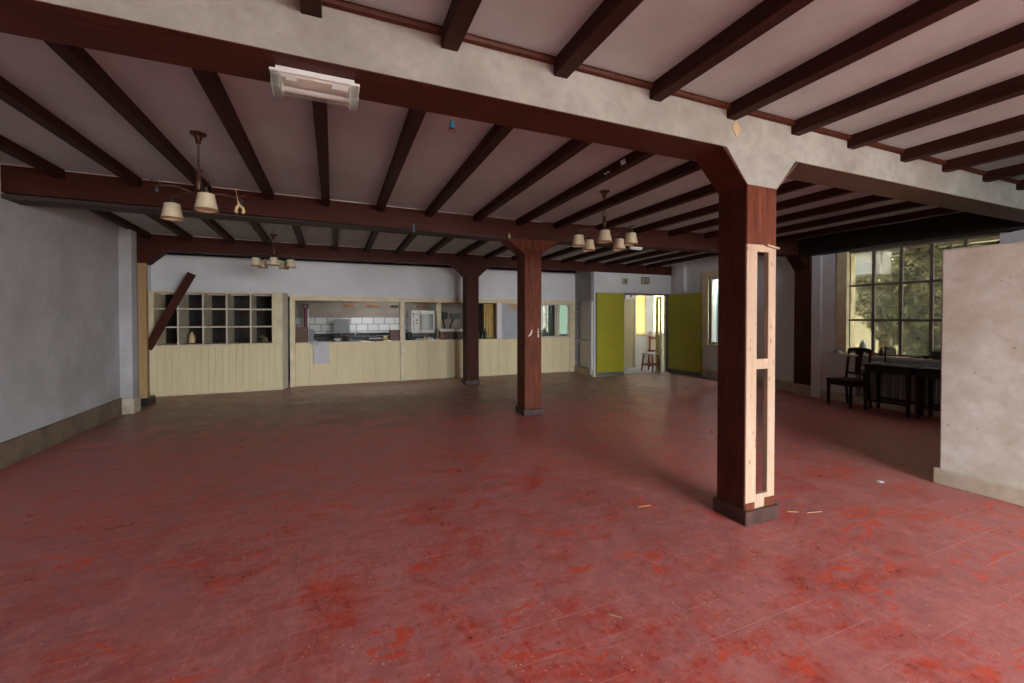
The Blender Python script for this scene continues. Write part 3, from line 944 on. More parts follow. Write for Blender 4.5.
tag(MB().lathe([(.14, 0), (.14, .028), (0, .028)], (.95, YB + .2, .962), 24).build('cake_tin', 'black', smooth=True), 'low black tin under the white plate in the hatch', 'tin')
cb = MB()
for k in range(3):
    cb.tube([(.15 + .05 * k, YB + .36, .965), (.17 + .06 * k, YB + .33, 1.13 - .03 * k), (.27 + .05 * k, YB + .34, 1.10), (.33 + .05 * k, YB + .36, .965)], .012, 8)
tag(cb.build('bent_tubes', 'bronze', smooth=True), 'tangle of bent brown tubes behind the bowl in the hatch', 'tubes')
tag(MB().box(.03, 0.80, 11.2, 11.4, 1.01, 1.07, .003).box(.05, .09, 11.2, 11.4, .951, 1.01).box(.69, .73, 11.2, 11.4, .951, 1.01).build('drying_rack', 'black'), 'low black rack behind the pan in the kitchen hatch', 'rack')
tag(MB().lathe([(.05, 0), (.06, .03), (.05, .09), (.03, .1), (0, .1)], (1.16, YB + .22, .962), 10).build('sponge_cup', 'bone', smooth=True), 'small yellow cup beside the pink brown box in the hatch', 'cup')

gs = thing('gas_stove', 'low black gas stove along the tiled kitchen wall', 'stove', (.7, 12.4, 0))
MB().box(-.55, 1.95, 12.05, 12.66, .0, 1.02, .01).build('body', 'black', gs)
MB().box(-.55, 1.95, 12.62, 12.68, 1.02, 1.08, .004).build('splash_rail', 'black', gs)
for k in range(4):
    MB().lathe([(.10, 0), (.11, .01), (.11, .03), (.09, .03), (.0, .02)], (-.2 + .6 * k, 12.32, 1.02), 16).build('burner', 'blackmetal', gs, smooth=True)
# splinters and chips left on the tiles
for i, (x, yv, l, a, lb_) in enumerate(((3.27, 2.20, .10, 2.6, 'short pale wood splinter on the tiles just beyond the stripped column base'),
                                ((3.42), 2.13, .16, 2.9, 'longer pale wood splinter on the tiles beyond the stripped column'),
                                (1.30, 1.77, .07, 2.3, 'small pale splinter on open floor in front of the stripped column'),
                                (2.28, 2.72, .14, 3.0, 'pale sliver on the tiles behind the stripped column plinth'))):
    tag(MB().obox((x, yv, .003), (l * .8, .005, .004), (0, 0, a)).build('wood_splinter', 'raw_old', origin=(x, yv, 0)), lb_, 'splinter', 'wood splinters on the floor')
tag(MB().lathe([(.0, 0), (.03, .001), (.025, .006), (0, .008)], (4.62, 2.30, 0), 7).build('plaster_chip', 'paper'), 'flat pale plaster chip on the tiles near the partition corner', 'chip')
# combi oven
ov = thing('combi_oven', 'stainless combi oven with glass door in the second hatch opening', 'oven', (2.15, 11.2, 1.1))
OX0, OX1, OZ0, OZ1, OY = 1.865, 2.465, 1.105, 1.70, 11.15
MB().box(OX0, OX1, OY + .04, OY + .6, OZ0, OZ1, .01).build('housing', 'metal', ov)
MB().box(OX0 + .0, OX0 + .205, OY, OY + .04, OZ0 + .005, OZ1 - .005, .006).build('control_panel', 'white_plastic', ov)
dr = MB().box(OX0 + .21, OX1, OY - .01, OY + .04, OZ0 + .005, OZ1 - .005, .01).build('door', 'white_plastic', ov)
MB().box(OX0 + .245, OX1 - .045, OY - .014, OY - .009, OZ0 + .09, OZ1 - .10, .002).build('door_glass', 'oven_glass', dr)
MB().tube([(OX0 + .225, OY - .05, OZ0 + .08), (OX0 + .225, OY - .05, OZ1 - .1)], .009, 8).build('door_handle', 'metal', dr, smooth=True)
for k, (dx, dz, s) in enumerate([(.05, .50, .022), (.05, .44, .012), (.05, .40, .012), (.14, .5, .016), (.13, .34, .022), (.13, .26, .018)]):
    MB().lathe([(s, 0), (s, .015), (0, .015)], (OX0 + dx, OY, OZ0 + dz), 12, Matrix.Rotation(R(90), 3, 'X')).build('knob', 'black', ov)
MB().box(OX0 + .045, OX0 + .058, OY - .004, OY, OZ0 + .04, OZ0 + .32).build('scale_strip', 'black', ov)
osd = thing('oven_stand', 'black stand carrying the combi oven', 'stand', (2.15, 11.4, .95))
MB().box(OX0 + .02, OX1 + .02, OY + .05, OY + .55, 1.06, 1.10).box(OX0 + .02, OX1 + .02, OY + .08, OY + .5, .96, 1.0).build('shelf', 'black', osd)
for sx in (OX0 + .04, OX1):
    for sy in (OY + .08, OY + .5):
        MB().box(sx - .015, sx + .015, sy - .015, sy + .015, .95, 1.06).build('leg', 'black', osd)
tag(MB().lathe([(.05, 0), (.09, .05), (.10, .12), (.07, .19), (0, .20)], (1.70, YB + .17, .962), 14).build('cloth_bundle', 'black', smooth=True), 'black bundle on the hatch sill between post and oven', 'bundle')
tag(MB().lathe([(.07, 0), (.11, .012), (.12, .03), (0, .03)], (1.98, YB + .2, .962), 18).build('saucer', 'mint', smooth=True), 'pale saucer lying under the oven on the hatch sill', 'plate')
tag(MB().obox((2.24, YB + .2, .985), (.13, .09, .045), (0, 0, .4), .006).build('paper_packet', 'paper'), 'small white packet lying under the oven on the hatch sill', 'packet')
tag(MB().lathe([(.03, 0), (.03, .06), (.012, .08), (.012, .1), (0, .1)], (2.12, YB + .27, .962), 10).build('sauce_bottle', 'bone', smooth=True), 'tiny yellow bottle between the saucer and packet', 'bottle')
struct('trim_3', MB().box(2.50, 2.60, 11.0, 11.1, 0, 2.75, .003), 'cream_trim')

pm = thing('paper_roll_dispenser', 'brown box with white tray on top behind the far column', 'box', (2.9, YB + .3, .962))
MB().box(2.50, 3.02, YB + .16, YB + .42, .962, 1.155, .005).build('box_body', 'brownbox', pm)
MB().hexa([(2.47, YB + .12, 1.157), (3.08, YB + .12, 1.157), (3.08, YB + .45, 1.157), (2.47, YB + .45, 1.157),
           (2.46, YB + .11, 1.225), (3.10, YB + .11, 1.225), (3.10, YB + .46, 1.225), (2.46, YB + .46, 1.225)], .008).build('tray', 'white', pm)
tag(MB().box(2.62, 3.15, YB + .0, YB + .12, .962, .978, .002).build('tray', 'grey_paint'), 'flat grey tray lying on the sill behind the far column', 'tray')
sp = thing('standing_mixer', 'black mixer stand with cross head in the dim second opening', 'mixer', (2.9, 11.6, .95))
m = MB().tube([(2.85, 11.6, .95), (2.83, 11.6, 1.3), (2.74, 11.6, 1.62)], .022, 8).tube([(2.98, 11.6, .95), (3.0, 11.6, 1.3), (3.10, 11.6, 1.5)], .022, 8)
m.build('stand', 'black', sp, smooth=True)
MB().obox((3.13, 11.6, 1.55), (.28, .12, .14), bev=.01).obox((2.80, 11.6, 1.58), (.22, .12, .18), (0, .3, 0), bev=.02).build('head', 'black', sp)
for i, (x, h) in enumerate(((3.50, .26), (3.60, .22), (3.70, .27))):
    tag(MB().lathe([(.035, 0), (.037, .01), (.037, h * .55), (.014, h * .75), (.013, h), (0, h)], (x, YB + .22, .962), 14).build('glass_bottle', simple('green_glass', (.05, .08, .055), .15), smooth=True),
        ['green bottle on the sill right behind the far column', 'short middle bottle of three on the hatch sill', 'green bottle on the sill beside the yellow cloth'][i].replace('right ', 'close '), 'bottle', 'bottles on the hatch sill')
cu = MB()
cu.sheet([[(3.68 + .28 * j / 24, YB + .30 + .03 * math.sin(j * .9), 1.87 - .9 * i) for j in range(25)] for i in range(2)], .004)
tag(cu.build('yellow_cloth', 'amber'), 'yellow cloth hanging in the hatch beside the white post', 'cloth')

# towel and its fold over the sill
tw = thing('paper_towel_sheet', 'pale grey cloth draped over the front of the hatch counter', 'cloth', (-.25, YB - .03, .99))
g = []
for i in range(10):
    row = []
    for j in range(9):
        x = -.40 + .315 * j / 8
        if i < 3:
            row.append((x, YB + .10 - .05 * i, .968 + .004 * math.sin(j)))
        else:
            row.append((x + .004 * math.sin(i), YB - .042 - .004 * math.sin(j * 1.2 + i * .5), .965 - .48 * (i - 3) / 6))
    g.append(row)
MB().sheet(g, .004).build('hanging_sheet', 'paper', tw)
g = []
for i in range(6):
    g.append([(-.53 + .20 * j / 6 + .05 * i / 5, YB - .045 + (.04 if i < 1 else 0) - .006 * math.sin(j * 2 + i), 1.0 - .105 * (i / 5) * (.5 + .5 * math.sin(j / 6 * 2)) + (.01 if i < 1 else 0)) for j in range(7)])
MB().sheet(g, .004).build('crumpled_corner', 'grey_paint', tw)

# ------------------------------------------------------------------ doors
def leaf(name, a, b, z0, z1, th, mat, label, kick_h, handle_at=None, dots=()):
    a = Vector((a[0], a[1], 0)); b = Vector((b[0], b[1], 0))
    d = (b - a).normalized()
    n = Vector((-d.y, d.x, 0))
    if n.dot(-a) < 0:
        n = -n
    t = thing(name, label, 'door', tuple(a))
    def slab(s0, s1, za, zb, o0, o1, bev=0.0):
        m = MB()
        L = (b - a).length
        p = [a + d * s0 + n * o0, a + d * s1 + n * o0, a + d * s1 + n * o1, a + d * s0 + n * o1]
        m.hexa([(q.x, q.y, za) for q in p] + [(q.x, q.y, zb) for q in p], bev)
        return m
    L = (b - a).length
    slab(0, L, z0, z1, -th, 0, .003).build('door_leaf', mat, t)
    slab(.01, L - .01, z0 + .005, kick_h, 0, .004).build('kick_plate', 'kick', t)
    if handle_at:
        s, z = handle_at
        h = slab(s - .022, s + .022, z - .11, z + .11, 0, .008, .002).build('handle_plate', 'metal', t)
        q = a + d * s + n * .05
        e = q - d * .11
        MB().tube([(a + d * s + n * .006) + Vector((0, 0, z + .04)), q + Vector((0, 0, z + .04)), e + Vector((0, 0, z + .035))], .009, 8).build('lever', 'metal', h, smooth=True)
    for s, z in dots:
        slab(s - .012, s + .012, z - .012, z + .012, 0, .006).build('screw_plate', 'white', t)
    return t
leaf('double_door_leaf', (6.16, 9.16), (6.955, 9.10), .02, 2.145, .045, 'green', 'bright lime green door folded flat against the wall by the shelf niche', .12)
leaf('double_door_leaf', (8.505, 9.20), (8.565, 8.12), .02, 2.145, .045, 'green', 'olive lime green door with lever handle opened against the side wall', .12,
     (1.02, 1.06), ((.35, 1.55), (.66, 1.24)))

# signs above the doorway
sg = thing('exit_sign', 'small faded green emergency exit sign above the doorway', 'sign', (7.55, YD, 2.42))
X0s, X1s = 7.60, 7.88
MB().box(X0s, X1s, YD - .02, YD, 2.41, 2.60, .006).build('plate', 'sign_green', sg)
m = MB()
m.box(X0s + .02, X0s + .10, YD - .023, YD - .019, 2.44, 2.57)
m.prism([(X0s + .14, 2.45), (X0s + .17, 2.45), (X0s + .20, 2.50), (X0s + .23, 2.45), (X0s + .26, 2.45), (X0s + .22, 2.53), (X0s + .25, 2.55), (X0s + .17, 2.56), (X0s + .15, 2.52), (X0s + .18, 2.52)], 'y', YD - .023, YD - .019)
m.build('pictogram', 'sign_pale', sg)
sg = thing('wall_sign', 'small beige square sign above the doorway next to the green sign', 'sign', (7.05, YD, 2.4))
MB().box(6.98, 7.17, YD - .015, YD, 2.38, 2.55, .004).build('plate', 'sign_pale', sg)
MB().box(7.06, 7.11, YD - .018, YD - .014, 2.41, 2.53).build('symbol', 'brownbox', sg)
# ------------------------------------------------------------------ hall behind the doors
HY = 10.55
struct('floor_hall', MB().box(6.3, 11.5, YD + .02, HY + .12, -.12, .003), 'hall_floor')
struct('ceiling_hall', MB().box(6.3, 8.3, YD + .14, HY + .12, 2.55, 2.7).box(9.3, 11.5, YD + .14, HY + .12, 2.55, 2.7).box(8.3, 9.3, YD + .14, 9.75, 2.55, 2.7).box(8.3, 9.3, 10.0, HY + .12, 2.55, 2.7), 'white')  # slot left open as an added skylight to brighten the hall
hw = MB()
hw.box(8.0, 8.47, HY, HY + .1, 0, 2.55)
hw.box(8.47, 8.86, HY, HY + .1, 0, 1.0).box(8.47, 8.86, HY, HY + .1, 2.25, 2.55)
hw.box(8.86, 9.14, HY, HY + .1, 0, 2.55)
hw.box(9.14, 10.6, HY, HY + .1, 0, 1.0).box(9.14, 10.6, HY, HY + .1, 2.25, 2.55)
hw.box(10.6, 11.5, HY, HY + .1, 0, 2.55)
struct('wall_hall_back', hw, 'out_white')
struct('wall_hall_side', MB().box(11.4, 11.5, YD + .14, HY, 0, 2.55).box(6.45, 8.0, YB + .14, YB + .24, 0, 2.55).box(XR2, 11.5, YD, YD + .14, 0, 2.55), 'out_white')
hd = thing('hall_cupboard_door', 'plain tan door at the back of the hall behind the green doorway', 'door', (8.2, HY, 0))
MB().box(8.01, 8.395, HY - .03, HY - .002, .01, 2.03, .003).build('door_leaf', 'tan', hd)
fb = thing('fuse_box', 'white fuse box on the hall wall above the tan door', 'fuse box', (8.2, HY, 2.06))
MB().box(8.01, 8.39, HY - .10, HY - .001, 2.06, 2.27, .008).build('housing', 'white', fb)
MB().obox((8.22, HY - .105, 2.17), (.05, .015, .08), bev=.004).build('switch', 'black', fb)
struct('trim_4', MB().box(8.40, 8.47, HY - .05, HY, 0, 2.3, .003).box(8.83, 8.86, HY - .02, HY, 1.0, 2.25, .002).box(8.47, 8.86, HY - .03, HY, .97, 1.0), 'cream_grey')
struct('window_5', MB().box(8.47, 8.86, HY + .03, HY + .035, 1.0, 2.25), 'glass_amber')
w6 = MB()
w6.box(9.14, 10.6, HY + .01, HY + .06, 1.0, 1.05).box(9.14, 10.6, HY + .01, HY + .06, 2.2, 2.25)
for x in (9.14, 9.85, 10.55):
    w6.box(x, x + .05, HY + .01, HY + .06, 1.0, 2.25)
struct('window_6', w6, 'white')
# narrow half-glazed green side leaf
gl = thing('half_glazed_door', 'narrow lime green half glazed leaf just inside the doorway', 'door', (8.5, 9.42, 0))
A_, B_ = Vector((8.45, 9.42, 0)), Vector((8.62, 9.80, 0))
def seg(s0, s1, z0, z1, th=.04):
    p, q = A_ + (B_ - A_) * s0, A_ + (B_ - A_) * s1
    return MB().bar((p.x, p.y, (z0 + z1) / 2), (q.x, q.y, (z0 + z1) / 2), th, z1 - z0)
seg(0, .16, .01, 2.1).build('stile', 'cream_trim', gl)
seg(.72, 1, .01, 2.1).build('stile', 'green', gl)
seg(.16, .72, .01, 1.02).build('lower_panel', 'green', gl)
seg(.16, .72, 2.04, 2.1).build('top_rail', 'green', gl)
seg(.16, .72, 1.02, 2.04, .006).build('glass', 'glass', gl)
# stool
def stool(cx, cy, h, s, label, seat_mat, rot=.35):
    t = thing('wooden_stool', label, 'stool', (cx, cy, 0))
    c, sn = math.cos(rot), math.sin(rot)
    W = lambda u, v, z: (cx + u * c - v * sn, cy + u * sn + v * c, z)
    MB().obox((cx, cy, h - .02), (s, s, .04), (0, 0, rot), .008).build('seat', seat_mat, t)
    top, bot = s * .38, s * .52
    for u, v in ((-1, -1), (1, -1), (1, 1), (-1, 1)):
        MB().bar(W(u * bot, v * bot, 0), W(u * top, v * top, h - .04), .036, .036, bev=.003).build('leg', 'redwood', t)
    for (a, b) in (((-1, -1), (1, -1)), ((1, -1), (1, 1)), ((1, 1), (-1, 1)), ((-1, 1), (-1, -1))):
        k = .45
        MB().bar(W(a[0] * k * s, a[1] * k * s, .20), W(b[0] * k * s, b[1] * k * s, .20), .022, .03).build('stretcher', 'redwood', t)
    return t
stool(8.26, 9.62, .52, .34, 'small stool with pale seat and red brown legs in the green doorway', 'paper', .3)
ch2 = thing('wooden_high_chair', 'red brown chair back holding a white carton behind the small stool', 'chair', (9.0, 10.1, 0))
for (x, y) in ((8.88, 10.25), (9.14, 10.2), (8.92, 10.42), (9.2, 10.38)):
    MB().bar((x, y, 0), (x - .0, y + .01, .96 if y > 10.3 else .55), .04, .04, bev=.003).build('leg', 'redwood', ch2)
MB().box(8.86, 9.20, 10.18, 10.46, .50, .54, .004).build('seat', 'redwood', ch2)
MB().box(8.88, 9.24, 10.36, 10.44, .86, .93, .004).build('top_rail', 'redwood', ch2)
tag(MB().box(8.93, 9.22, 10.34, 10.50, .93, 1.09, .005).build('white_carton', 'white'), 'white carton resting on top of the red brown chair in the hall', 'carton')

# ------------------------------------------------------------------ windows on the right wall
w1 = MB()
FX0, FX1 = XR + .06, XR + .10
ws = [4.76, 4.37, 3.985, 3.60, 3.22, 2.85]
for i, yv in enumerate(ws):
    hw_ = .025 if i in (0, 5) else .022
    w1.box(FX0, FX1, yv - hw_, yv + hw_, WZ0, WZ1, .003)
for z in (.89, 1.465, 2.07, 2.665):
    w1.box(FX0 - .005, FX1 + .005, 2.85, 4.76, z - .019, z + .019, .003)
struct('window_1', w1, 'steel_frame')
struct('window_1_glass', MB().box(FX0 + .018, FX0 + .022, 2.85, 4.76, WZ0, WZ1), 'glass_dusty')
struct('trim_5', MB().box(XR - .02, XR + .24, 4.735, 4.90, WZ0 - .02, 2.68, .003), 'cream_trim')
struct('trim_6', MB().box(XR - .14, XR + .25, 2.80, 4.95, .835, .872, .004), 'cream_grey')
w2 = MB()
w2.box(XR2 + .04, XR2 + .09, V0, V0 + .05, VZ0, VZ1).box(XR2 + .04, XR2 + .09, V1 - .05, V1, VZ0, VZ1)
w2.box(XR2 + .045, XR2 + .085, V0 + .05, V1 - .05, VZ0, VZ0 + .05).box(XR2 + .045, XR2 + .085, V0 + .05, V1 - .05, VZ1 - .05, VZ1)
w2.box(XR2 + .04, XR2 + .09, 7.40, 7.44, VZ0, VZ1)
struct('window_2', w2, 'cream_grey')
struct('window_2_glass', MB().box(XR2 + .06, XR2 + .065, V0, V1, VZ0, VZ1), 'glass')
struct('trim_7', MB().box(XR2 - .03, XR2 + .05, V1, V1 + .20, VZ0, VZ1, .003).box(XR2 - .03, XR2 + .05, V0 - .12, V1 + .20, VZ1, 2.66, .003).box(XR2 - .06, XR2 + .1, V0 - .1, V1 + .2, VZ0 - .06, VZ0, .003), 'cream_trim')

# ------------------------------------------------------------------ partition block on the right
pt = MB()
pt.box(5.07, 5.27, FW + .01, 2.075, .0, 2.115, .012)
struct('wall_partition', pt, 'partition')
struct('baseboard_partition', MB().box(5.045, 5.29, FW + .01, 2.105, 0, .14, .006), 'skirting')

# ------------------------------------------------------------------ chair and tables under the window
def dining_chair():
    t = thing('dining_chair', 'dark mahogany chair with splat back standing by the garden window', 'chair', (8.12, 4.52, 0))
    o = Vector((8.08, 4.50, 0))
    f = Vector((.40, -.058, 0)).normalized()         # front -> back
    s = Vector((-f.y, f.x, 0))                       # sideways
    P = lambda u, v, z: tuple(o + f * u + s * v + Vector((0, 0, z)))
    D, W2 = .19, .19
    # front legs
    for v in (-1, 1):
        MB().bar(P(-D, v * W2, 0), P(-D, v * W2, .43), .030, .030, bev=.003, w2=.042, h2=.042).build('leg', 'furn', t)
    # rear legs run up into back posts, raked
    for v in (-1, 1):
        MB().bar(P(D + .05, v * W2, 0), P(D, v * W2 * .98, .43), .032, .032, bev=.003).bar(P(D, v * W2 * .98, .42), P(D + .055, v * W2 * .92, .93), .036, .028, bev=.003).build('leg', 'furn', t)
    m = MB()
    p = [P(-D - .03, -W2 - .03, .43), P(D + .02, -W2 - .015, .43), P(D + .02, W2 + .015, .43), P(-D - .03, W2 + .03, .43)]
    q = [(a[0], a[1], .465) for a in p]
    m.hexa(p + q, .008)
    m.build('seat', 'furn', t)
    m = MB()
    m.bar(P(-D, -W2, .395), P(-D, W2, .395), .02, .065).bar(P(-D, -W2, .395), P(D, -W2, .395), .02, .065).bar(P(-D, W2, .395), P(D, W2, .395), .02, .065)
    m.build('seat_frame', 'furn', t)
    m = MB()
    pts = []
    for k in range(9):
        v = (-1 + 2 * k / 8)
        pts.append(P(D + .058 + .012 * (1 - v * v), v * W2 * 1.0, .945 + .018 * (1 - v * v)))
    m.tube(pts, [.022] + [.036] * 7 + [.022], 8)
    m.build('top_rail', 'furn', t, smooth=True)
    MB().bar(P(D + .012, -W2 * .93, .55), P(D + .012, W2 * .93, .55), .018, .035, bev=.002).build('cross_rail', 'furn', t)
    MB().hexa([P(D + .005, -.045, .56), P(D + .02, -.045, .56), P(D + .02, .045, .56), P(D + .005, .045, .56),
               P(D + .05, -.062, .93), P(D + .065, -.062, .93), P(D + .065, .062, .93), P(D + .05, .062, .93)], .003).build('splat', 'furn', t)
    return t
dining_chair()
def table(x0, x1, y0, y1, label, name='side_table'):
    t = thing(name, label, 'table', ((x0 + x1) / 2, (y0 + y1) / 2, 0))
    MB().box(x0, x1, y0, y1, .722, .75, .005).build('tabletop', 'furn', t)
    MB().box(x0 + .02, x1 - .02, y0 + .02, y1 - .02, .63, .722, .003).build('apron', 'furn', t)
    for x in (x0 + .035, x1 - .035):
        for yv in (y0 + .035, y1 - .035):
            MB().bar((x, yv, 0), (x, yv, .64), .036, .036, bev=.003, w2=.05, h2=.05).build('leg', 'furn', t)
    MB().box(x0 + .02, x0 + .05, y0 + .05, y1 - .05, .16, .20, .002).build('stretcher', 'furn', t)
    MB().box(x1 - .05, x1 - .02, y0 + .05, y1 - .05, .16, .20, .002).build('stretcher', 'furn', t)
    return t
table(7.96, 8.38, 3.60, 4.23, 'small dark table directly beside the splat back chair')
table(7.98, 8.40, 2.75, 3.57, 'dark table half hidden behind the plastered partition', 'side_table')
# things on the tables and the sill
g = []
for i in range(8):
    g.append([(7.99 + .36 * i / 7, 3.62 + .56 * j / 9, .757 + .012 * random.random() + (.03 if 3 < i < 6 and 3 < j < 7 else 0)) for j in range(10)])
tag(MB().sheet(g, .004).build('crumpled_cloth', 'tarp'), 'crumpled dusty grey cloth spread on the table beside the chair', 'cloth')
g = []
for i in range(8):
    g.append([(8.01 + .36 * i / 7, 2.80 + .74 * j / 9, .757 + .014 * random.random()) for j in range(10)])
tag(MB().sheet(g, .004).build('crumpled_cloth', 'tarp'), 'dusty dark cloth on the table near the plastered partition', 'cloth')
tag(MB().bar((8.10, 4.18, .79), (8.32, 4.02, .775), .02, .012).build('pale_lath', 'paper'), 'pale lath lying across the corner of the small table', 'lath')
bt_ = thing('black_bag', 'lumpy black bag on the window sill beside the red tray', 'bag', (8.38, 3.5, .872))
m = MB()
m.lathe([(.04, 0), (.085, .02), (.09, .08), (.06, .13), (0, .14)], (8.385, 3.47, .873), 14)
m.lathe([(.03, 0), (.05, .02), (.055, .05), (0, .075)], (8.39, 3.60, .873), 12)
m.lathe([(.03, 0), (.045, .01), (.04, .03), (0, .04)], (8.39, 3.70, .873), 12)
m.lathe([(.02, 0), (.04, .01), (.03, .02), (0, .025)], (8.385, 3.79, .873), 12)
m.build('bag_body', 'black', bt_, smooth=True)
MB().tube([(8.385, 3.44, 1.0), (8.385, 3.44, 1.03), (8.385, 3.50, 1.03), (8.385, 3.50, 1.0)], .006, 6).build('strap', 'black', bt_, smooth=True)
tag(MB().lathe([(.05, 0), (.11, .03), (.13, .085), (.125, .09), (.10, .035), (0, .01)], (8.385, 3.20, .873), 20).build('red_bowl', simple('dull_red_clay', (.22, .06, .045), .5), smooth=True), 'dull red bowl on the window sill beside the partition', 'bowl')
tag(MB().lathe([(.035, 0), (.04, .01), (.042, .10), (.05, .14), (.04, .19), (.016, .22), (.016, .245), (0, .245)], (8.40, 4.46, .873), 16).build('water_bottle', 'blue_white', smooth=True), 'pale blue plastic bottle standing upright on the window sill', 'bottle')
tag(MB().lathe([(.07, 0), (.075, .02), (.05, .05), (.015, .075), (0, .08)], (8.40, 4.84, .873), 14).build('folded_cloth', 'grey_blue', smooth=True), 'grey blue folded cloth at the end of the window sill', 'cloth')
tag(MB().lathe([(.045, 0), (.05, .03), (.03, .06), (0, .065)], (8.39, 4.30, .873), 12).build('clay_pot', simple('red_clay', (.30, .075, .04), .6), smooth=True), 'small red clay pot on the window sill above the chair back', 'pot')
fr = thing('picture_frame', 'small white framed card leaning on the window sill behind the candlestick', 'picture frame', (8.42, 4.08, .873))
MB().obox((8.43, 4.07, .94), (.012, .14, .13), (0, -.15, 0), .002).build('frame', 'black', fr)
MB().obox((8.423, 4.07, .94), (.004, .115, .105), (0, -.15, 0)).build('card', 'grey_paint', fr)
cs = thing('candlestick', 'thin dark candlestick standing on the small table', 'candlestick', (8.2, 4.13, .75))
MB().lathe([(.05, 0), (.05, .01), (.015, .02), (.010, .08), (.016, .12), (.010, .20), (.02, .25), (.0, .25)], (8.30, 4.08, .775), 12).build('stem', 'furn', cs, smooth=True)
tag(MB().lathe([(.04, 0), (.045, .02), (.02, .08), (.012, .13), (0, .13)], (8.40, 4.19, .873), 10).build('dark_vase', 'black', smooth=True), 'little dark vase on the sill beside the framed card', 'vase')
# radiator
rd = thing('radiator', 'pale grey ribbed radiator below the garden window behind the tables', 'radiator', (8.42, 3.6, .12))
for k in range(15):
    yv = 2.95 + k * .11
    MB().box(8.405, 8.440, yv, yv + .085, .14, .62, .012).build('fin', 'rad', rd)
MB().box(8.41, 8.435, 2.95, 4.58, .15, .18).box(8.41, 8.435, 2.95, 4.58, .57, .60).build('manifold', 'rad', rd)

# black cable drooping at the top of the right wall
tag(MB().tube([(8.40, 3.0, 2.70), (8.40, 2.75, 2.66), (8.40, 2.6, 2.68), (8.40, 2.45, 2.76), (8.40, 2.3, 2.9)], .01, 6).build('black_cable', 'black', smooth=True), 'thin black cable drooping above the window beside the partition', 'cable')

# ------------------------------------------------------------------ fluorescent lamp under the beige beam
fl = thing('fluorescent_lamp', 'short white fluorescent lamp with clear cover under the beige beam', 'lamp', (-.06, 2.36, ZB))
MB().box(-.245, .105, 2.295, 2.42, ZB - .018, ZB, .002).build('mounting_plate', 'white', fl)
MB().box(-.27, .13, 2.285, 2.435, ZB - .030, ZB - .018, .003).build('tray_rim', 'white', fl)
MB().box(-.25, .11, 2.30, 2.425, ZB - .042, ZB - .030, .002).build('reflector', 'white_plastic', fl)
MB().tube([(-.22, 2.375, ZB - .068), (.085, 2.375, ZB - .068)], .013, 12).build('tube', 'white', fl, smooth=True)
for x in (-.228, .085):
    MB().box(x - .004, x + .012, 2.355, 2.395, ZB - .088, ZB - .042, .003).build('tube_holder', 'white_plastic', fl)
for a in ((-.265, -.222), (.082, .125)):
    MB().box(a[0], a[1], 2.29, 2.43, ZB - .095, ZB - .030, .006).build('end_cap', 'glass_frost', fl)
MB().box(-.20, -.155, 2.298, 2.300, ZB - .060, ZB - .034).box(.0, .075, 2.298, 2.300, ZB - .062, ZB - .034).build('ballast_label', 'paper', fl)
g = []
for i in range(9):
    a = math.pi * i / 8
    g.append([(x, 2.36 - .072 * math.cos(a), ZB - .03 - .07 * (math.sin(a) ** .6 if 0 < i < 8 else 0)) for x in (-.222, -.07, .082)])
MB().sheet(g, .002).build('clear_cover', 'glass_clear', fl, smooth=True)

# second, tiny tube lamp under the middle beam
t2 = thing('tube_lamp', 'thin white tube lamp under the middle beam beside the shaded chandelier', 'lamp', (4.7, 5.8, ZB))
MB().box(4.60, 4.85, 5.86, 5.90, ZB - .015, ZB + .012, .003).build('batten', 'white', t2)
MB().tube([(4.61, 5.88, ZB - .028), (4.84, 5.88, ZB - .028)], .010, 8).build('tube', 'white', t2, smooth=True)

# blue socket lamp hanging from the beam edge
bl = thing('hanging_bulb_socket', 'bright blue bulb socket with silver rim hanging from the beige beam', 'socket', (.66, 2.50, ZB))
bc = (.655, 2.492)
MB().tube([(bc[0], bc[1], ZB + .0), (bc[0], bc[1], ZB - .022)], .004, 6).build('cord', 'rust', bl)
MB().lathe([(.007, -.02), (.013, -.026), (.015, -.055), (.014, -.066), (0, -.066)], (bc[0], bc[1], ZB), 14).build('socket', 'blue', bl, smooth=True)
MB().lathe([(.013, -.064), (.019, -.074), (.027, -.083), (.024, -.086), (.012, -.074), (.0, -.072)], (bc[0], bc[1], ZB), 14).build('rim', 'metal', bl, smooth=True)

# scraps: teal ribbon bits on a joist, a blue clip on the middle beam, a yellow bulb on its bracket
rb = thing('ribbon_scrap', 'pale teal ribbon scraps stuck on a joist before the shaded chandelier', 'ribbon', (2.46, 3.3, 2.9))
MB().sheet([[(2.462 - .006 * ((i + j) % 2), 3.20 + .022 * i + .006 * j, 2.905 + .016 * j) for j in range(4)] for i in range(4)], .002).build('bow', 'mint', rb)
MB().sheet([[(2.470 - .005 * (i % 2), 3.46 + .030 * i, 2.90 + .012 * j + .012 * (i % 2)) for j in range(2)] for i in range(4)], .002).build('tail', 'mint', rb)
tag(MB().bar((1.02, Y2 - .012, 2.70), (1.03, Y2 - .012, 2.79), .014, .014).obox((1.025, Y2 - .013, 2.70), (.03, .02, .03), bev=.004).build('blue_clip', 'blue'), 'tiny blue clip on the lower edge of the middle beam', 'clip')
tag(MB().lathe([(.0, 0), (.02, .02), (.022, .05), (.008, .08), (0, .10)], (2.43, Y2 - .03, ZB - .01), 10).build('yellow_bulb', 'bone', smooth=True), 'tiny yellow bulb at the bracket of the middle column', 'bulb')
# diamond patch on the beige beam
tag(MB().prism([(2.63, 2.775), (2.672, 2.835), (2.625, 2.90), (2.585, 2.838)], 'y', Y1 - .004, Y1 - .0005).build('diamond_patch', simple('ochre_patch', (.50, .37, .20), .8, .2)), 'ochre diamond patch on the beige beam above the stripped column', 'patch')

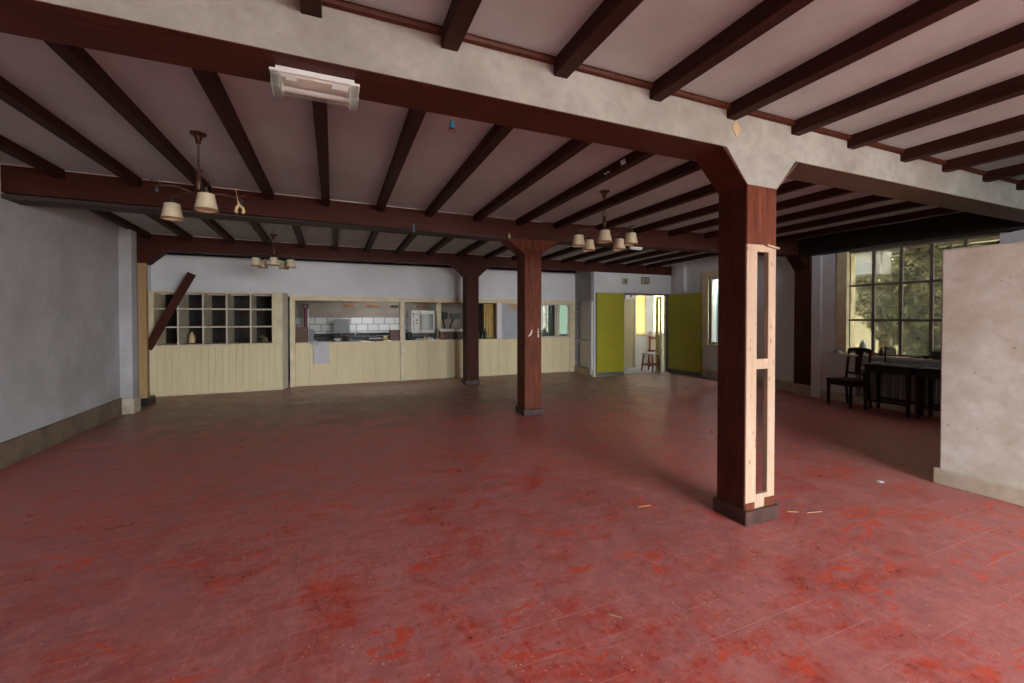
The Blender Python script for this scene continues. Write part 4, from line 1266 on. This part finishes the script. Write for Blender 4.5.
# ------------------------------------------------------------------ chandeliers
def chandelier(cx, cy, zceil, label, shaded, turn=0.0, drop=0.0, tweak=None, rad=1.0):
    t = thing('chandelier', label, 'chandelier', (cx, cy, zceil), 'five armed chandeliers')
    C3 = lambda z: (cx, cy, z)
    z0 = zceil - drop
    MB().lathe([(.0, .0), (.062, -.002), (.06, -.012), (.03, -.03), (.020, -.06), (.018, -.085), (0, -.09)], C3(z0), 20).build('ceiling_rose', 'bronze', t, smooth=True)
    # chain of links
    m = MB()
    zt = zceil if drop else zceil - .085
    if drop:
        m.tube([C3(zceil), C3(z0 - .02)], .006, 6)
        zt = z0 - .085
    zb = 2.74
    n = max(3, int((zt - zb) / .026))
    for k in range(n):
        zc_ = zt - (k + .5) * (zt - zb) / n
        a = (k % 2) * math.pi / 2
        ring = []
        for q in range(10):
            b = 2 * math.pi * q / 10
            ring.append((cx + .007 * math.cos(b) * math.cos(a), cy + .007 * math.cos(b) * math.sin(a), zc_ + .019 * math.sin(b)))
        m.tube(ring, .0024, 5, closed=True)
    m.build('chain', 'bronze', t, smooth=True)
    ring = [(cx + .024 * math.cos(2 * math.pi * q / 16), cy + .008 * math.sin(2 * math.pi * q / 16), 2.715 + .02 * math.sin(2 * math.pi * q / 16)) for q in range(16)]
    MB().tube(ring, .006, 6, closed=True).build('top_ring', 'bronze', t, smooth=True)
    MB().lathe([(0, 2.70), (.012, 2.698), (.022, 2.685), (.014, 2.67), (.022, 2.655), (.026, 2.60), (.020, 2.56), (.030, 2.545), (.040, 2.52), (.036, 2.49), (.02, 2.47), (.012, 2.45), (0, 2.44)], (cx, cy, 0), 16).build('body', 'bronze', t, smooth=True)
    base = math.atan2(-cy, -cx) + turn
    for k in range(5):
        a = base + k * 2 * math.pi / 5 + (tweak or {}).get(k, 0)
        d = Vector((math.cos(a), math.sin(a), 0))
        o = Vector((cx, cy, 0))
        pts = [o + d * r * rad + Vector((0, 0, z)) for r, z in ((.02, 2.51), (.08, 2.53), (.15, 2.545), (.22, 2.54), (.28, 2.525), (.325, 2.505))]
        am = MB().tube(pts, [.010, .009, .008, .010, .008, .009], 8)
        # leaf ornament near the tip
        q = o + d * .30 * rad + Vector((0, 0, 2.53))
        sd = Vector((-d.y, d.x, 0))
        am.tube([q - d * .03, q + sd * .02 + Vector((0, 0, .012)), q + d * .05 + sd * .01 + Vector((0, 0, .022))], .004, 5)
        am.tube([q - d * .03, q - sd * .02 + Vector((0, 0, .012)), q + d * .05 - sd * .01 + Vector((0, 0, .022))], .004, 5)
        ar = am.build('arm', 'bronze', t, smooth=True)
        e = o + d * .31 * rad
        MB().lathe([(0, 2.505), (.020, 2.50), (.024, 2.485), (.018, 2.465), (0, 2.46)], (e.x, e.y, 0), 12).build('shade_holder', 'blackmetal', ar, smooth=True)
        if k in shaded:
            sh = MB().lathe([(.050, 2.468), (.056, 2.466), (.0575, 2.45), (.078, 2.345), (.0765, 2.338), (.073, 2.345), (.053, 2.45), (.046, 2.462)], (e.x, e.y, 0), 24, close=True).build('lamp_shade', 'shade', t, smooth=True)
            MB().lathe([(.0775, 2.349), (.0795, 2.345), (.0795, 2.338), (.076, 2.336), (.075, 2.344)], (e.x, e.y, 0), 24, close=True).build('rim', 'shade_rim', sh, smooth=True)
            MB().lathe([(0, 2.462), (.016, 2.46), (.018, 2.42), (.026, 2.39), (.018, 2.365), (0, 2.36)], (e.x, e.y, 0), 12).build('bulb', 'white', sh, smooth=True)
    return t
# k=0 faces the camera, k=1.. counter-clockwise seen from above
chandelier(-1.02, 4.28, zc(-1, 4) + .003, 'broken bronze chandelier with only two cream shades left', (0, 3), .16, tweak={3: -.12}, rad=.95)
chandelier(2.95, 4.24, zc(2.9, 4) + .003, 'bronze chandelier with five cream shades hanging near the middle column', (0, 1, 2, 3, 4), .02)
chandelier(-.90, 8.05, zc(-.9, 8) + .003, 'far dark chandelier with five shades before the pigeonhole counter', (0, 1, 2, 3, 4), .0, .10, rad=.85)
# dangling broken fitting beside the first chandelier
m = MB()
m.tube([(-.70, 4.02, 2.44), (-.69, 4.02, 2.41), (-.705, 4.02, 2.385), (-.712, 4.02, 2.355), (-.705, 4.02, 2.34)], [.005, .009, .013, .012, .010], 8)
m.tube([(-.69, 4.02, 2.405), (-.665, 4.02, 2.385), (-.658, 4.02, 2.355), (-.668, 4.02, 2.34)], [.008, .011, .013, .010], 8)
m.tube([(-.70, 4.02, 2.44), (-.715, 4.03, 2.54)], .002, 5)
tag(m.build('broken_fitting', 'bone', smooth=True), 'forked yellow plastic fitting dangling from the broken chandelier', 'fitting')

# ------------------------------------------------------------------ outside: garden beyond the right wall
gd = MB().box(8.3, 24, FW - .2, 9.1, -.4, -.15)
gd.box(XL, 26, 12.9, 24, -.4, -.15)
gd.box(-14, 24, -22, FW - .2, -.4, -.15)
struct('ground', gd, 'earth')

def foliage(name, c, r, n, mats, label, size=.07, trunk=True):
    t = thing(name, label, 'tree' if trunk else 'shrub', (c[0], c[1], -.15), 'garden trees')
    if trunk:
        MB().tube([(c[0], c[1], -.15), (c[0] + .1, c[1], c[2] * .5), (c[0] - .05, c[1] + .1, c[2])], [.13, .10, .05], 8).build('trunk', 'bark', t, smooth=True)
    for mi, mt in enumerate(mats):
        m = MB()
        for k in range(n):
            u = Vector((random.gauss(0, 1), random.gauss(0, 1), random.gauss(0, 1))).normalized()
            rr = random.uniform(.45, 1.0) ** .5
            nz_ = noise.noise(Vector((u.x * 2 + mi * 5, u.y * 2, u.z * 2))) * .3
            p = Vector(c) + Vector((u.x * r[0], u.y * r[1], u.z * r[2])) * (rr + nz_)
            if p.z < -.1:
                continue
            s = size * random.uniform(.6, 1.4)
            a = Vector((random.gauss(0, 1), random.gauss(0, 1), random.gauss(0, 1))).normalized()
            b = a.cross(Vector((random.gauss(0, 1), random.gauss(0, 1), random.gauss(0, 1)))).normalized()
            vs = [m.bm.verts.new(p + q) for q in (-a * s, b * s * .45, a * s, -b * s * .45)]
            m.bm.faces.new(vs)
        m.build('foliage', mt, t)
    return t
foliage('garden_tree', (12.6, 4.6, 1.7), (1.5, 1.6, 1.6), 6600, ['leaf_a', 'leaf_b', 'leaf_c'], 'broad green tree filling the middle panes of the garden window')
foliage('garden_tree', (14.0, 6.2, 2.6), (1.6, 1.5, 1.8), 5400, ['leaf_b', 'leaf_a'], 'yellow green tree behind the drainpipe of the garden wing')
foliage('garden_tree', (12.8, 2.6, 1.5), (1.3, 1.4, 1.5), 4800, ['leaf_a', 'leaf_c'], 'dark green bush seen over the red bowl')
foliage('garden_tree', (16.5, 4.0, 3.2), (2.2, 3.0, 2.6), 6000, ['leaf_b', 'leaf_c'], 'tall loose tree at the back of the garden')
foliage('climbing_shrub', (10.2, 6.0, 1.0), (.22, .22, 1.2), 500, ['leaf_d'], 'blue green climber on the corner of the cream garden wing', .06, False)
# garden wing
gw = thing('garden_wing', 'cream rendered wing of the building across the garden', 'building', (12, 7.5, -.15))
MB().box(10.3, 12.4, 7.0, 8.4, -.15, 2.55).build('wall', 'out_cream', gw)
MB().tube([(12.05, 6.93, -.15), (12.05, 6.93, 2.6)], .09, 10).build('drainpipe', 'bark', gw, smooth=True)
MB().box(10.1, 12.7, 6.5, 8.6, 2.55, 2.75).build('roof_edge', 'dark_room', gw)
tag(MB().box(13.2, 13.7, 6.62, 6.66, .1, 1.35, .01).build('orange_board', 'orange'), 'orange board standing in the garden behind the panes', 'board')
ac = thing('air_conditioner', 'white air conditioning unit hanging under the canopy outside', 'air conditioner', (11.0, 5.6, 2.5))
MB().box(10.9, 11.3, 5.45, 6.15, 2.45, 3.0, .03).build('housing', 'white', ac)
MB().box(10.885, 10.9, 5.5, 6.1, 2.52, 2.72).build('grille', 'grey_paint', ac)
# canopy outside the window
cn = thing('garden_canopy', 'roofed canopy outside the garden window with bright gaps between boards', 'canopy', (10.2, 3.5, 2.8))
for k in range(11):
    x = 9.0 + k * .75
    MB().box(x, x + (.60 if k % 3 else .68), -1.5, 6.4, 3.02, 3.06).build('roof_board', 'cream_grey', cn)
for yv in (-1.2, 1.0, 3.1, 5.2):
    MB().box(8.72, 17.5, yv, yv + .09, 2.90, 3.02).build('rafter', 'steel_frame', cn)
MB().box(14.0, 14.12, -1.5, 6.4, 2.75, 2.92).build('edge_beam', 'steel_frame', cn)
for yv in (-1.0, 6.2):
    MB().box(14.0, 14.12, yv, yv + .12, -.15, 2.75).build('post', 'steel_frame', cn)
struct('trim_8', MB().box(3, 17, 10.66, 14.9, 3.35, 3.5).box(17, 17.2, 9.5, 16, -.15, 3.5).box(3, 3.2, 12.9, 16, -.15, 3.5), 'out_white')  # added unseen slab and side walls that cut the sky light in the yard
# far walls closing the garden and the yard
tag(MB().box(18.5, 18.8, -6, 11, -.15, 3.6).build('garden_wall', 'out_cream'), 'cream boundary wall at the far end of the garden', 'wall')
tag(MB().box(4, 16, 15.6, 15.9, -.15, 3.6).build('yard_wall', 'out_yellow'), 'bright yellow yard wall seen through the hall windows', 'wall')
tag(MB().box(9.1, 9.3, 6.4, 8.9, -.1, 2.5).build('yard_screen', simple('dull_mint_paint', (.30, .36, .32), .8)), 'pale mint screen wall outside the window near the olive door', 'screen')

# ------------------------------------------------------------------ clean up helper properties
for o in bpy.data.objects:
    if '_w' in o:
        del o['_w']
